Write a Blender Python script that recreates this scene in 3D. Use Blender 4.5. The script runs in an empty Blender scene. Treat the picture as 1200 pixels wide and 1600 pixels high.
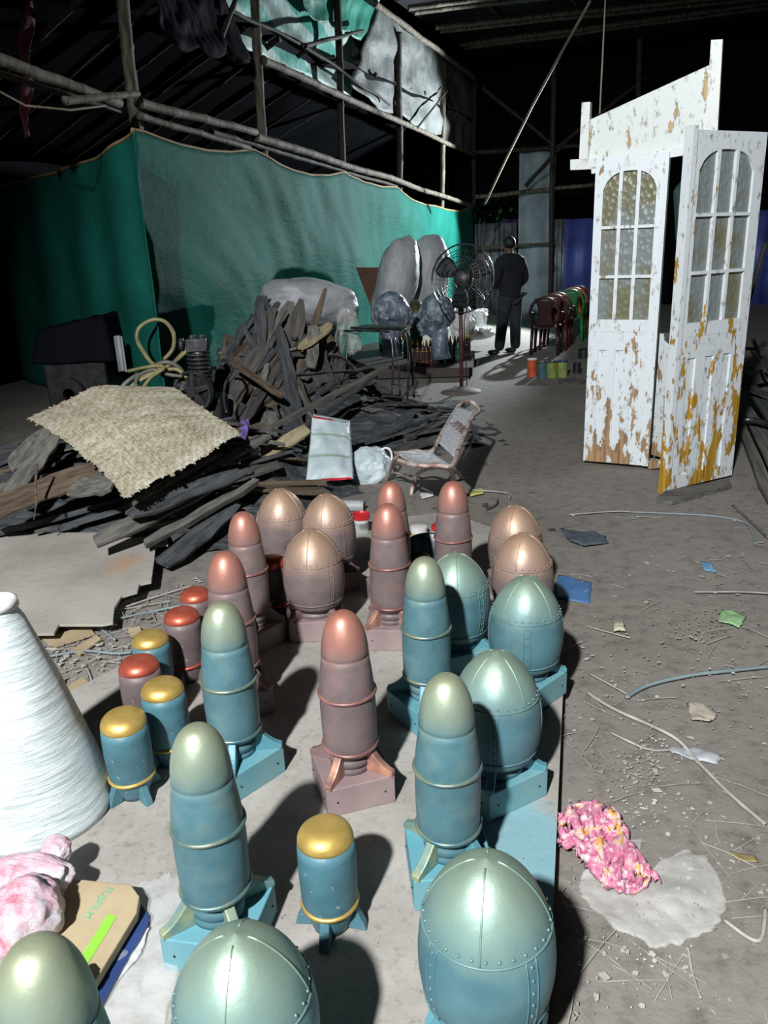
import bpy, bmesh, math, random
from mathutils import Vector, Matrix, noise
random.seed(7)
C = bpy.context.scene.collection
PI = math.pi
# ------------------------------------------------------------------ camera, world, light, exposure
H = 1.5; F = 1248.0; PITCH = math.radians(18.6); ROLL = math.radians(2.3)
FWD = Vector((0, math.cos(PITCH), -math.sin(PITCH)))
_r = Vector((1, 0, 0)); _u = _r.cross(FWD)
RT = math.cos(ROLL)*_r - math.sin(ROLL)*_u
UP = math.sin(ROLL)*_r + math.cos(ROLL)*_u
cam_d = bpy.data.cameras.new('camera'); cam = bpy.data.objects.new('camera', cam_d); C.objects.link(cam)
cam.matrix_world = Matrix(((RT.x, UP.x, -FWD.x, 0), (RT.y, UP.y, -FWD.y, 0), (RT.z, UP.z, -FWD.z, H), (0, 0, 0, 1)))
cam_d.sensor_fit = 'VERTICAL'; cam_d.sensor_height = 36; cam_d.lens = F/1600*36; cam_d.clip_start = .02
bpy.context.scene.camera = cam
W = bpy.data.worlds.new('night'); bpy.context.scene.world = W; W.use_nodes = True
W.node_tree.nodes['Background'].inputs[0].default_value = (.22, .32, .45, 1)
W.node_tree.nodes['Background'].inputs[1].default_value = .05
vs = bpy.context.scene.view_settings
vs.view_transform = 'Standard'; vs.look = 'None'; vs.gamma = 1; vs.use_curve_mapping = False; vs.exposure = 0
def lamp(name, loc, target, power, color, size, angle, blend):
    d = bpy.data.lights.new(name, 'SPOT'); o = bpy.data.objects.new(name, d); C.objects.link(o)
    d.energy = power; d.color = color; d.shadow_soft_size = size; d.spot_size = math.radians(angle); d.spot_blend = blend
    o.location = loc; o.rotation_euler = (Vector(target)-Vector(loc)).to_track_quat('-Z', 'Y').to_euler()
    return o
lamp('flood_lamp', (-1.7, -2.8, 5.0), (1.3, 3.3, .0), 4000, (.98, .99, 1.0), .13, 83, .75)
lamp('rear_flood_lamp', (4.1, 14.3, 2.35), (-.6, 12.9, 1.8), 2100, (.86, .95, 1.0), .06, 106, .25)

# ------------------------------------------------------------------ projection helpers
O = Vector((0, 0, H))
def ray(u, v): return FWD + RT*((u-600)/F) - UP*((v-800)/F)
def P(u, v, d): return O + ray(u, v)*d
def G(u, v, z=0.0):
    r = ray(u, v); return O + r*((z-H)/r.z)
def VP(u, v, A, B, off=0.0):
    """hit of the sight line with the vertical plane through ground points A, B"""
    t = (Vector((B[0], B[1], 0))-Vector((A[0], A[1], 0))).normalized(); n = Vector((t.y, -t.x, 0))
    r = ray(u, v); k = ((Vector((A[0], A[1], 0))-O).dot(n)+off)/r.dot(n); return O + r*k
def lerp(a, b, t): return a+(b-a)*t
# ------------------------------------------------------------------ materials
def srgb(r, g, b):
    f = lambda c: ((c/255+.055)/1.055)**2.4 if c/255 > .04045 else c/255/12.92
    return (f(r), f(g), f(b), 1)
def newmat(name):
    m = bpy.data.materials.new(name); m.use_nodes = True; nt = m.node_tree
    return m, nt, nt.nodes['Principled BSDF']
def nd(nt, t, **kw):
    n = nt.nodes.new(t)
    for k, v in kw.items(): setattr(n, k, v)
    return n
def ramp(nt, fac, stops):
    r = nd(nt, 'ShaderNodeValToRGB'); el = r.color_ramp.elements
    while len(el) < len(stops): el.new(.5)
    for e, (p, c) in zip(el, stops):
        e.position = p; e.color = c if len(c) == 4 else (*c, 1)
    nt.links.new(fac, r.inputs[0]); return r.outputs[0]
def texco(nt, scale=(1, 1, 1), which='Object'):
    tc = nd(nt, 'ShaderNodeTexCoord'); mp = nd(nt, 'ShaderNodeMapping'); mp.inputs['Scale'].default_value = scale
    nt.links.new(tc.outputs[which], mp.inputs[0]); return mp.outputs[0]
def nz(nt, vec, scale, detail=4, rough=.55):
    n = nd(nt, 'ShaderNodeTexNoise'); n.inputs['Scale'].default_value = scale
    n.inputs['Detail'].default_value = detail; n.inputs['Roughness'].default_value = rough
    nt.links.new(vec, n.inputs['Vector']); return n.outputs['Fac']
def mixc(nt, fac, a, b, mode='MIX'):
    m = nd(nt, 'ShaderNodeMix', data_type='RGBA', blend_type=mode)
    for s, v in ((0, fac), (6, a), (7, b)):
        if hasattr(v, 'is_output') or hasattr(v, 'links'): nt.links.new(v, m.inputs[s])
        else: m.inputs[s].default_value = v
    return m.outputs[2]
def addbump(nt, b, h, strength, dist=.01):
    bp = nd(nt, 'ShaderNodeBump'); bp.inputs['Strength'].default_value = strength; bp.inputs['Distance'].default_value = dist
    nt.links.new(h, bp.inputs['Height']); nt.links.new(bp.outputs[0], b.inputs['Normal'])
def M(name, c, rough=.6, metal=0, c2=None, nscale=6, lo=.4, hi=.65, bump=.2, bscale=40, stretch=(1, 1, 1), dist=.004, spec=.5, trans=0, emit=None):
    m, nt, b = newmat(name); v = texco(nt, stretch)
    if c2 is None: c2 = tuple(x*.72 for x in c[:3])+(1,)
    f = nz(nt, v, nscale); nt.links.new(ramp(nt, f, [(lo, c2), (hi, c)]), b.inputs['Base Color'])
    b.inputs['Roughness'].default_value = rough; b.inputs['Metallic'].default_value = metal
    b.inputs['Specular IOR Level'].default_value = spec; b.inputs['Transmission Weight'].default_value = trans
    if bump: addbump(nt, b, nz(nt, v, bscale), bump, dist)
    if emit: b.inputs['Emission Color'].default_value = emit[0]; b.inputs['Emission Strength'].default_value = emit[1]
    return m
def m_shell(name, body, tip, z0, z1, rough=.5, tipmetal=.75, tiprough=.36):
    """painted body whose top is dusted with metallic paint between local heights z0 and z1"""
    m, nt, b = newmat(name); v = texco(nt)
    sx = nd(nt, 'ShaderNodeSeparateXYZ'); nt.links.new(v, sx.inputs[0])
    mr = nd(nt, 'ShaderNodeMapRange'); mr.inputs[1].default_value = z0; mr.inputs[2].default_value = z1
    nt.links.new(sx.outputs[2], mr.inputs[0])
    n1 = nz(nt, v, 14, 5); ad = nd(nt, 'ShaderNodeMath', operation='MULTIPLY_ADD'); ad.inputs[1].default_value = .55; ad.inputs[2].default_value = -.27
    nt.links.new(n1, ad.inputs[0]); s = nd(nt, 'ShaderNodeMath', operation='ADD', use_clamp=True)
    nt.links.new(mr.outputs[0], s.inputs[0]); nt.links.new(ad.outputs[0], s.inputs[1])
    n2 = nz(nt, v, 9, 6); dark = tuple(x*.72 for x in body[:3])+(1,)
    bodyc = ramp(nt, n2, [(.35, dark), (.6, body)])
    nt.links.new(mixc(nt, s.outputs[0], bodyc, tip), b.inputs['Base Color'])
    mm = nd(nt, 'ShaderNodeMath', operation='MULTIPLY'); mm.inputs[1].default_value = tipmetal; nt.links.new(s.outputs[0], mm.inputs[0]); nt.links.new(mm.outputs[0], b.inputs['Metallic'])
    r2 = nd(nt, 'ShaderNodeMapRange'); r2.inputs[3].default_value = rough; r2.inputs[4].default_value = tiprough
    nt.links.new(s.outputs[0], r2.inputs[0]); nt.links.new(r2.outputs[0], b.inputs['Roughness'])
    addbump(nt, b, nz(nt, v, 26, 4), .35, .004); return m
def m_peel(name, paint, wood, zlow, zhigh, base=.52, seed=0):
    """white paint flaking off wood, worn more towards the foot"""
    m, nt, b = newmat(name); tc = nd(nt, 'ShaderNodeTexCoord'); sx = nd(nt, 'ShaderNodeSeparateXYZ'); nt.links.new(tc.outputs['Object'], sx.inputs[0])
    mp = nd(nt, 'ShaderNodeMapping'); mp.inputs['Scale'].default_value = (13, 13, 4.6); mp.inputs['Location'].default_value = (seed, seed, seed); nt.links.new(tc.outputs['Object'], mp.inputs[0])
    n = nz(nt, mp.outputs[0], 1.0, 9, .66)
    mr = nd(nt, 'ShaderNodeMapRange'); mr.inputs[1].default_value = zlow; mr.inputs[2].default_value = zhigh; mr.inputs[3].default_value = .035; mr.inputs[4].default_value = -.10
    nt.links.new(sx.outputs[2], mr.inputs[0]); ad = nd(nt, 'ShaderNodeMath', operation='ADD'); nt.links.new(n, ad.inputs[0]); nt.links.new(mr.outputs[0], ad.inputs[1])
    f = ramp(nt, ad.outputs[0], [(base, (0, 0, 0)), (base+.012, (1, 1, 1))])
    mp2 = nd(nt, 'ShaderNodeMapping'); mp2.inputs['Scale'].default_value = (60, 60, 2); nt.links.new(tc.outputs['Object'], mp2.inputs[0])
    g = nz(nt, mp2.outputs[0], 1, 5); wd = tuple(x*.45 for x in wood[:3])+(1,)
    wc = ramp(nt, g, [(.35, wd), (.62, wood)])
    mp3 = nd(nt, 'ShaderNodeMapping'); mp3.inputs['Scale'].default_value = (30, 30, 14); mp3.inputs['Location'].default_value = (3+seed, 1, 2); nt.links.new(tc.outputs['Object'], mp3.inputs[0])
    g2 = nz(nt, mp3.outputs[0], 1, 8, .7); pc = ramp(nt, g2, [(.34, (.22, .21, .16)), (.44, paint)])
    nt.links.new(mixc(nt, f, pc, wc), b.inputs['Base Color']); b.inputs['Roughness'].default_value = .5
    inv = nd(nt, 'ShaderNodeInvert'); nt.links.new(f, inv.inputs[1]); addbump(nt, b, inv.outputs[0], .6, .004); return m
TEAL = srgb(78, 119, 129); BROWN = srgb(116, 103, 103); BOXT = srgb(112, 154, 158); BOXB = srgb(146, 129, 127)
mt = {}
mt['teal_tall'] = m_shell('teal paint with pale gold tip', TEAL, srgb(190, 196, 158), .42, .58, tipmetal=.8, tiprough=.46)
mt['teal_egg'] = m_shell('teal paint with pale gold cap', TEAL, srgb(168, 190, 168), .28, .45, tipmetal=.75, tiprough=.46)
mt['brown_tall'] = m_shell('brown paint with copper tip', BROWN, srgb(214, 140, 118), .42, .58, tipmetal=.75, tiprough=.44)
mt['brown_egg'] = m_shell('brown paint with bronze cap', BROWN, srgb(206, 172, 144), .25, .45, tipmetal=.7, tiprough=.46)
def m_can(name, c):
    m, nt, b = newmat(name); v = texco(nt); dark = tuple(x*.72 for x in c[:3])+(1,)
    bc = ramp(nt, nz(nt, v, 9, 6), [(.35, dark), (.6, c)]); sp = ramp(nt, nz(nt, v, 70, 4, .7), [(.66, (0, 0, 0)), (.69, (1, 1, 1))])
    nt.links.new(mixc(nt, sp, bc, srgb(190, 200, 196)), b.inputs['Base Color']); b.inputs['Roughness'].default_value = .5; addbump(nt, b, nz(nt, v, 40, 4), .4, .004); return m
mt['teal_can'] = m_can('scuffed teal paint', srgb(74, 117, 129)); mt['brown_can'] = m_can('scuffed brown paint', srgb(108, 95, 96))
mt['gold'] = M('gold paint', srgb(224, 196, 118), .44, .65, srgb(206, 172, 92), 12, bump=.3, bscale=22, stretch=(1, 1, 3))
mt['copper'] = M('copper red paint', srgb(214, 118, 94), .42, .6, srgb(190, 90, 70), 12, bump=.25, bscale=22, stretch=(1, 1, 3))
mt['ring_teal'] = M('teal ring rubbed with gold', srgb(142, 150, 124), .4, .5, TEAL, 10, .42, .6)
mt['ring_brown'] = M('brown ring rubbed with copper', srgb(168, 122, 112), .4, .4, srgb(120, 84, 84), 10)
mt['box_teal'] = M('pale teal painted board', BOXT, .6, 0, srgb(88, 148, 162), 5, bump=.15)
mt['box_brown'] = M('pale brown painted board', BOXB, .65, 0, srgb(128, 108, 110), 5, bump=.15)
mt['fin_teal'] = M('teal fin edge', srgb(92, 146, 152), .5, .1, srgb(78, 132, 146), 8)
mt['fin_gold'] = M('fin rubbed with gold', srgb(160, 166, 130), .5, .3, srgb(100, 140, 140), 16)
mt['fin_brown'] = M('brown fin', srgb(140, 112, 110), .55, .1, srgb(122, 98, 98), 8)
mt['fin_copper'] = M('fin rubbed with copper', srgb(206, 150, 124), .45, .4, srgb(140, 110, 105), 22)
mt['wood_dark'] = M('weathered dark wood', srgb(92, 88, 84), .85, 0, srgb(48, 46, 45), 5, .35, .7, .5, 30, (1, 9, 9), .006)
mt['wood_grey'] = M('weathered grey wood', srgb(118, 115, 108), .85, 0, srgb(70, 69, 67), 5, .35, .7, .5, 30, (1, 9, 9), .006)
mt['wood_slate'] = M('charred slate grey wood', srgb(80, 84, 88), .8, 0, srgb(40, 42, 45), 5, .35, .7, .5, 30, (1, 9, 9), .006)
mt['wood_brown'] = M('weathered brown wood', srgb(108, 92, 74), .85, 0, srgb(62, 52, 42), 5, .35, .7, .5, 30, (1, 9, 9), .006)
mt['wood_pale'] = M('pale plywood', srgb(168, 158, 128), .8, 0, srgb(140, 128, 100), 6, bump=.3, stretch=(1, 8, 8))
mt['bamboo'] = M('dusty bamboo', srgb(118, 112, 98), .75, 0, srgb(66, 60, 50), 6, .35, .65, .3, 30, (4, 4, 1))
mt['bamboo_dark'] = M('dark bamboo', srgb(62, 56, 46), .75, 0, srgb(32, 28, 24), 6, .35, .65, .3, 30, (4, 4, 1))
mt['rust'] = M('rusty painted metal', srgb(104, 64, 60), .5, .3, srgb(70, 44, 42), 20)
mt['steel'] = M('dull steel tube', srgb(120, 124, 126), .35, .8, srgb(70, 72, 74), 14)
mt['black'] = M('black enamel', (.012, .012, .013, 1), .4, .2)
mt['dark'] = M('dark grimy metal', (.035, .036, .04, 1), .5, .4, (.015, .015, .016, 1), 12)
mt['iron'] = M('grey cast iron', (.12, .125, .13, 1), .5, .6, (.05, .05, .055, 1), 12)
mt['sack'] = M('white woven sack', srgb(176, 180, 184), .5, 0, srgb(146, 150, 156), 3, bump=.35, bscale=9, dist=.03)
mt['white_metal'] = M('chipped cream enamel tube', srgb(186, 172, 162), .45, .1, srgb(138, 104, 94), 22, .4, .52)
mt['cane'] = M('white woven cane', srgb(196, 200, 204), .55, 0, srgb(160, 164, 170), 60, bump=.4, bscale=120)
mt['polysack'] = M('pale woven plastic sack', srgb(206, 218, 222), .45, 0, srgb(170, 188, 192), 5, bump=.5, bscale=16, dist=.015)
mt['green_band'] = M('pale green stripe', srgb(160, 184, 168), .5)
mt['red'] = M('red plastic', srgb(206, 46, 52), .35, 0)
mt['white'] = M('white plastic', srgb(225, 225, 225), .4, 0)
mt['rope'] = M('hemp rope', srgb(140, 128, 108), .8, 0)
mt['tan_edge'] = M('tan hem rope', srgb(150, 130, 92), .7)
mt['cloth_dark'] = M('navy black jacket cloth', (.007, .010, .018, 1), .9, 0, (.004, .006, .010, 1), 8)
mt['trouser'] = M('dark grey trousers cloth', (.02, .028, .035, 1), .9)
mt['skin'] = M('brown skin', (.16, .08, .05, 1), .55)
mt['hair'] = M('black hair', (.008, .007, .007, 1), .6)
mt['plum'] = M('maroon plastic', (.035, .012, .014, 1), .35)
mt['navy'] = M('navy blue plastic', srgb(50, 72, 124), .4)
# ------------------------------------------------------------------ mesh helpers
class MB:
    def __init__(s): s.v = []; s.f = []
    def add(s, vs, fs):
        n = len(s.v); s.v += [Vector(p) for p in vs]; s.f += [tuple(i+n for i in f) for f in fs]; return s
    def box(s, c, size, mat=None):
        x, y, z = (k/2 for k in size); vs = [Vector((a, b, d)) for a in (-x, x) for b in (-y, y) for d in (-z, z)]
        if mat: vs = [mat @ p for p in vs]
        return s.add([p+Vector(c) for p in vs], [(0, 1, 3, 2), (4, 6, 7, 5), (0, 4, 5, 1), (2, 3, 7, 6), (0, 2, 6, 4), (1, 5, 7, 3)])
    def lathe(s, prof, seg=32, c=(0, 0, 0), wob=0, seed=0, m=None):
        vs = []; c = Vector(c)
        for i, (r, z) in enumerate(prof):
            for k in range(seg):
                a = 2*PI*k/seg; rr = r
                if wob: rr *= 1+wob*noise.noise(Vector((math.cos(a)*1.3+seed*7, math.sin(a)*1.3, z*9)))
                p = Vector((rr*math.cos(a), rr*math.sin(a), z)); vs.append((m @ p if m else p)+c)
        fs = [(i*seg+k, i*seg+(k+1) % seg, (i+1)*seg+(k+1) % seg, (i+1)*seg+k) for i in range(len(prof)-1) for k in range(seg)]
        n = len(prof)-1
        if prof[0][0] > 1e-5: fs.append(tuple(reversed(range(seg))))
        if prof[n][0] > 1e-5: fs.append(tuple(n*seg+k for k in range(seg)))
        return s.add(vs, fs)
    def tube(s, pts, r, seg=8, closed=False):
        pts = [Vector(p) for p in pts]; n = len(pts); vs = []; up = None
        rs = r if isinstance(r, (list, tuple)) else [r]*n
        for i, p in enumerate(pts):
            a = pts[(i-1) % n] if (closed or i) else p; b = pts[(i+1) % n] if (closed or i < n-1) else p
            t = (b-a).normalized() if (b-a).length > 1e-9 else Vector((0, 0, 1))
            if up is None: up = t.orthogonal().normalized()
            up = (up-t*up.dot(t)).normalized(); w = t.cross(up)
            vs += [p+(up*math.cos(2*PI*k/seg)+w*math.sin(2*PI*k/seg))*rs[i] for k in range(seg)]
        m = n if closed else n-1
        fs = [(i*seg+k, i*seg+(k+1) % seg, ((i+1) % n)*seg+(k+1) % seg, ((i+1) % n)*seg+k) for i in range(m) for k in range(seg)]
        if not closed: fs += [tuple(reversed(range(seg))), tuple((n-1)*seg+k for k in range(seg))]
        return s.add(vs, fs)
    def ring(s, R, z, r, seg=36, c=(0, 0, 0), m=None, wob=0):
        pts = []
        for k in range(seg):
            a = 2*PI*k/seg; p = Vector((R*math.cos(a), R*math.sin(a), z+wob*math.sin(a*2+z*50)))
            pts.append((m @ p if m else p)+Vector(c))
        return s.tube(pts, r, 8, True)
    def prism(s, pts, vec):
        """closed outline extruded along vec"""
        n = len(pts); vec = Vector(vec); a = [Vector(p) for p in pts]
        return s.add(a+[p+vec for p in a], [tuple(range(n)), tuple(reversed(range(n, 2*n)))]+[(i, i+n, (i+1) % n+n, (i+1) % n) for i in range(n)])
    def grid(s, fn, nu, nv, thick=None):
        vs = [fn(i/nu, j/nv) for j in range(nv+1) for i in range(nu+1)]
        fs = [(j*(nu+1)+i, j*(nu+1)+i+1, (j+1)*(nu+1)+i+1, (j+1)*(nu+1)+i) for j in range(nv) for i in range(nu)]
        return s.add(vs, fs)
    def sph(s, c, r, seg=16, rings=10, m=None):
        sc = r if isinstance(r, (tuple, list)) else (r, r, r)
        pr = [(math.sin(PI*i/rings), -math.cos(PI*i/rings)) for i in range(rings+1)]
        M4 = Matrix.Diagonal((*sc, 1)); M4 = (m.to_4x4() @ M4) if m else M4
        return s.lathe([(max(a, 1e-6), b) for a, b in pr], seg, c, m=M4)
    def build(s, name, mat, parent=None, smooth=False, solid=0, mesh_only=False, auto=None, bevel=0):
        me = bpy.data.meshes.new(name); me.from_pydata([tuple(p) for p in s.v], [], s.f); me.update()
        bm = bmesh.new(); bm.from_mesh(me); bmesh.ops.recalc_face_normals(bm, faces=bm.faces); bm.to_mesh(me); bm.free()
        me.materials.append(mt[mat] if isinstance(mat, str) else mat)
        if smooth or auto: me.shade_smooth()
        if auto: me.set_sharp_from_angle(angle=math.radians(auto))
        if mesh_only: return me
        o = bpy.data.objects.new(name, me); C.objects.link(o)
        if parent: o.parent = parent
        if solid:
            md = o.modifiers.new('thickness', 'SOLIDIFY'); md.thickness = solid
        if bevel:
            md = o.modifiers.new('bevel', 'BEVEL'); md.width = bevel; md.segments = 2
        return o
def tag(o, label=None, cat=None, group=None, kind=None):
    if label: o['label'] = label
    if cat: o['category'] = cat
    if group: o['group'] = group
    if kind: o['kind'] = kind
    return o
def thing(name, label, cat, loc=(0, 0, 0), rz=0, group=None):
    o = bpy.data.objects.new(name, None); o.empty_display_size = .1; C.objects.link(o); o.location = loc; o.rotation_euler = (0, 0, rz)
    return tag(o, label, cat, group)
def rel(o, fs): # world points into an unrotated thing's local frame
    return [Vector(p)-o.location for p in fs]
def rotz(a): return Matrix.Rotation(a, 3, 'Z')
def copy_tree(o, parent=None, kids=None):
    kids = kids if kids is not None else {p: [c for c in bpy.data.objects if c.parent == p] for p in bpy.data.objects}
    c = o.copy(); C.objects.link(c); c.parent = parent
    for ch in kids.get(o, []): copy_tree(ch, c, kids)
    return c
# ------------------------------------------------------------------ SETTING
# floor
m, nt, b = newmat('trodden earth and concrete floor'); v = texco(nt)
n1 = nz(nt, v, .9, 7, .6); n2 = nz(nt, v, 14, 8, .7)
c1 = ramp(nt, n1, [(.35, srgb(98, 93, 86)), (.62, srgb(131, 126, 119))]); c2 = ramp(nt, n2, [(.3, srgb(70, 67, 62)), (.5, srgb(136, 131, 124)), (.75, srgb(145, 141, 134))])
nt.links.new(mixc(nt, .5, c1, c2), b.inputs['Base Color']); b.inputs['Roughness'].default_value = .8
addbump(nt, b, nz(nt, v, 22, 8, .7), .5, .012); mt['floor'] = m
fl = MB().grid(lambda s, t: Vector((-9+20*s, -3+22*t, .012*noise.noise(Vector((s*24, t*26, 0))))), 120, 130).build('floor', 'floor', smooth=True); tag(fl, kind='structure')
# tarp line (row of bamboo posts and green tarp)
A = VP(207, 500, (-9, 7.0), (9, 7.0)); A = Vector((A.x, 7.0, 0))
Bp = P(740, 400, 16.2); Bp = Vector((Bp.x, Bp.y, 0))
Lp = P(-70, 400, 12.2); Lp = Vector((Lp.x, Lp.y, 0))
AB = (Bp-A).normalized(); NAB = Vector((-AB.y, AB.x, 0))   # points away from the hall
WY = 16.9
def wallp(u, v, dy=0): # hit of the sight line with the far wall plane
    r = ray(u, v); return O + r*((WY+dy)/r.y)
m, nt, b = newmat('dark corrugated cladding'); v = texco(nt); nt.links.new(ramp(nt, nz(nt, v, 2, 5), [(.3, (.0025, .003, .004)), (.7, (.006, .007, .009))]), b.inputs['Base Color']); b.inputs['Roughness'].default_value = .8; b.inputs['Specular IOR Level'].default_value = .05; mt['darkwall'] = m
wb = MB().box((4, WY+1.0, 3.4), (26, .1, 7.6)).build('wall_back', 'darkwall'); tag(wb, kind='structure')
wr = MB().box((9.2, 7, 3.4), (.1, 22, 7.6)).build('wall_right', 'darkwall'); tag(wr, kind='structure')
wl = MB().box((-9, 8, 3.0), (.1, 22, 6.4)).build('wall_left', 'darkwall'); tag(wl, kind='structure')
# main roof sheet: eave along the tarp line at z 5.0, rising to the right
def roofz(p):
    xl = A.x+(p.y-A.y)*AB.x/AB.y; return 4.85+.065*(p.x-xl)
rm = MB()
def roofpt(s, t):
    p = A+AB*lerp(-10.5, 13.0, t)-NAB*lerp(-.25, 12, s); return Vector((p.x, p.y, roofz(p)+.12+.02*math.sin(s*40)))
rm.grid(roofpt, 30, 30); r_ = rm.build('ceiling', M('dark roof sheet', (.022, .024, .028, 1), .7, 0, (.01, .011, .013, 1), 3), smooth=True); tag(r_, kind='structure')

# ------------------------------------------------------------------ green tarpaulin
m, nt, b = newmat('green woven tarpaulin'); v = texco(nt)
nt.links.new(ramp(nt, nz(nt, v, 1.4, 7, .62), [(.3, srgb(18, 80, 71)), (.7, srgb(32, 108, 96))]), b.inputs['Base Color'])
b.inputs['Roughness'].default_value = .6; b.inputs['Specular IOR Level'].default_value = .07
v2 = texco(nt, (1, 1, 2.2)); addbump(nt, b, nz(nt, v2, 7, 9, .68), .35, .05); mt['tarp'] = m
tarp = thing('green_tarpaulin', 'long green woven tarpaulin hung as a wall behind the woodpile', 'tarpaulin', A)
TOP = [(207, 202), (225, 206), (250, 216), (280, 226), (325, 235), (360, 237), (398, 233), (415, 243), (435, 255), (460, 266), (485, 273), (512, 274), (535, 269), (550, 276), (570, 285), (598, 292), (620, 292), (632, 303), (645, 313), (665, 320), (682, 322), (700, 328), (722, 330), (740, 320)]
def interp(tab, x):
    if x <= tab[0][0]: return tab[0][1]
    for (a, b), (c, d) in zip(tab, tab[1:]):
        if x <= c: return b+(d-b)*(x-a)/(c-a)
    return tab[-1][1]
def tarp_r(s, t):
    u = lerp(207, 741, s); top = VP(u, interp(TOP, u), A, Bp); q = Vector((top.x, top.y, lerp(0.0, top.z, t)))
    k = (q-A).length; w = .05*noise.noise(Vector((k*1.1, q.z*1.3, 0)))+.03*noise.noise(Vector((k*4, q.z*2, 5)))+.05*math.sin(k*2.1+q.z)*math.sin(PI*t)
    if s < .002: w = 0
    return q+NAB*w-tarp.location
me = MB().grid(tarp_r, 180, 44)
me.build('tarpaulin_sheet', 'tarp', tarp, smooth=True, solid=.004)
LT = [(-70, 300), (20, 286), (60, 277), (120, 258), (165, 240), (207, 202)]
def tarp_l(s, t):
    u = lerp(207, -70, s); v_ = interp(LT, u); top = VP(u, v_, A, Lp); q = Vector((top.x, top.y, lerp(0, top.z, t)))
    w = .06*noise.noise(Vector((s*9, q.z*1.3, 9)))+.05*math.sin(s*30+q.z*.6)*(1 if s > .01 else 0)
    return q+Vector((0, w, 0))-tarp.location
MB().grid(tarp_l, 70, 30).build('tarpaulin_sheet', 'tarp', tarp, smooth=True, solid=.004)
e = MB(); pts = [tarp_r(i/180, 1) for i in range(181)]; e.tube(pts, .014, 6); e.tube([tarp_l(i/70, 1) for i in range(71)], .014, 6)
e.build('hem_rope', 'tan_edge', tarp, smooth=True)
# ------------------------------------------------------------------ bamboo frame
def bamboo(a, b, r, label, mat='bamboo', group=None, name='bamboo_pole', split=True):
    a = Vector(a); b = Vector(b); L = (b-a).length; n = max(3, int(L/.42)); r = r*.82; pts = []; rs = []
    ort = (b-a).orthogonal().normalized()
    for i in range(n):
        for dt, k in ((0.02, 1.13), (.07, .98), (.5, .95), (.94, .98)):
            t = (i+dt)/n; pts.append(a.lerp(b, t)+ort*.010*noise.noise(a+Vector((t*5, 0, 0)))*min(L, 3)); rs.append(r*k*lerp(1.08, .88, t))
    o = MB().tube(pts, rs, 9).build(name, mat, smooth=True); return tag(o, label, 'bamboo pole', group)
OFF = .10
def tp(u, v, off=0.0): return VP(u, v, A+NAB*off, Bp+NAB*off)
def post(u0, v0, u1, v1, r, label, off=OFF, mat='bamboo'):
    a = tp(u0, v0, off); b = tp(u1, v1, off); k = (b-a).normalized(); g = Vector((b.x, b.y, 0)); return bamboo(a, g, r, label, mat)
post(190, -25, 199, 225, .062, 'thick upright bamboo post at the corner of the green tarpaulin')
post(208, 108, 212, 215, .035, 'short pale bamboo lashed beside the thick corner post', mat='bamboo')
post(397, -25, 400, 246, .062, 'upright bamboo post second from left along the tarpaulin', mat='bamboo')
post(526, -25, 528, 285, .058, 'thin dark bamboo post under the teal part of the roof sheet', mat='bamboo_dark')
post(622, 50, 620, 300, .062, 'dark bamboo post in front of the white hanging sheet', mat='bamboo_dark')
post(694, 98, 684, 330, .055, 'pale bamboo post near the right end of the white hanging sheet')
post(741, 130, 740, 330, .06, 'dark bamboo post at the far right end of the tarpaulin', mat='bamboo_dark')
def rail(pix, r, label, off=.0, mat='bamboo'):
    pts = [tp(u, v, off) for u, v in pix]
    for a, b in zip(pts, pts[1:]): pass
    a, b = pts[0], pts[-1]; return bamboo(a, b, r, label, mat)
rail([(-30, 83), (192, 162)], .05, 'pale bamboo rail running from the left edge to the corner post', -.1)
rail([(215, 160), (402, 207)], .048, 'upper bamboo rail between the corner post and the second post', -.05)
rail([(216, 180), (392, 232)], .035, 'lower bamboo rail between the corner post and the second post', -.05)
rail([(400, 212), (742, 322)], .05, 'long bamboo rail along the top of the tarpaulin, right part', -.03)
rail([(330, 205), (620, 292)], .035, 'thin bamboo rail just under the long tarpaulin rail', .06, 'bamboo_dark')
rail([(100, 158), (218, 146)], .035, 'short stub of bamboo tied across the corner post', -.12)
rail([(-10, 112), (190, 176)], .03, 'thin bamboo rail below the pale rail at the left edge', .08, 'bamboo_dark')
rail([(410, 95), (742, 242)], .05, 'bamboo rail along the lower edge of the white hanging sheet', .02)
rail([(585, 5), (744, 122)], .05, 'bamboo eave pole along the top of the white hanging sheet', -.04)
rail([(330, 3), (478, 72)], .025, 'thin bamboo crossing the striped roof sheet on the left', .05, 'bamboo_dark')
rail([(470, 70), (610, 165)], .025, 'thin bamboo crossing the striped roof sheet on the right', .05, 'bamboo_dark')
rail([(476, 72), (568, 48)], .03, 'short branch forking over the striped roof sheet', .03, 'bamboo_dark')
rail([(345, 58), (372, -10)], .035, 'leaning bamboo in front of the black sheet', .02, 'bamboo_dark')
rail([(652, 200), (700, 140)], .02, 'thin diagonal stick in front of the white hanging sheet', -.02, 'bamboo_dark')
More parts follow.
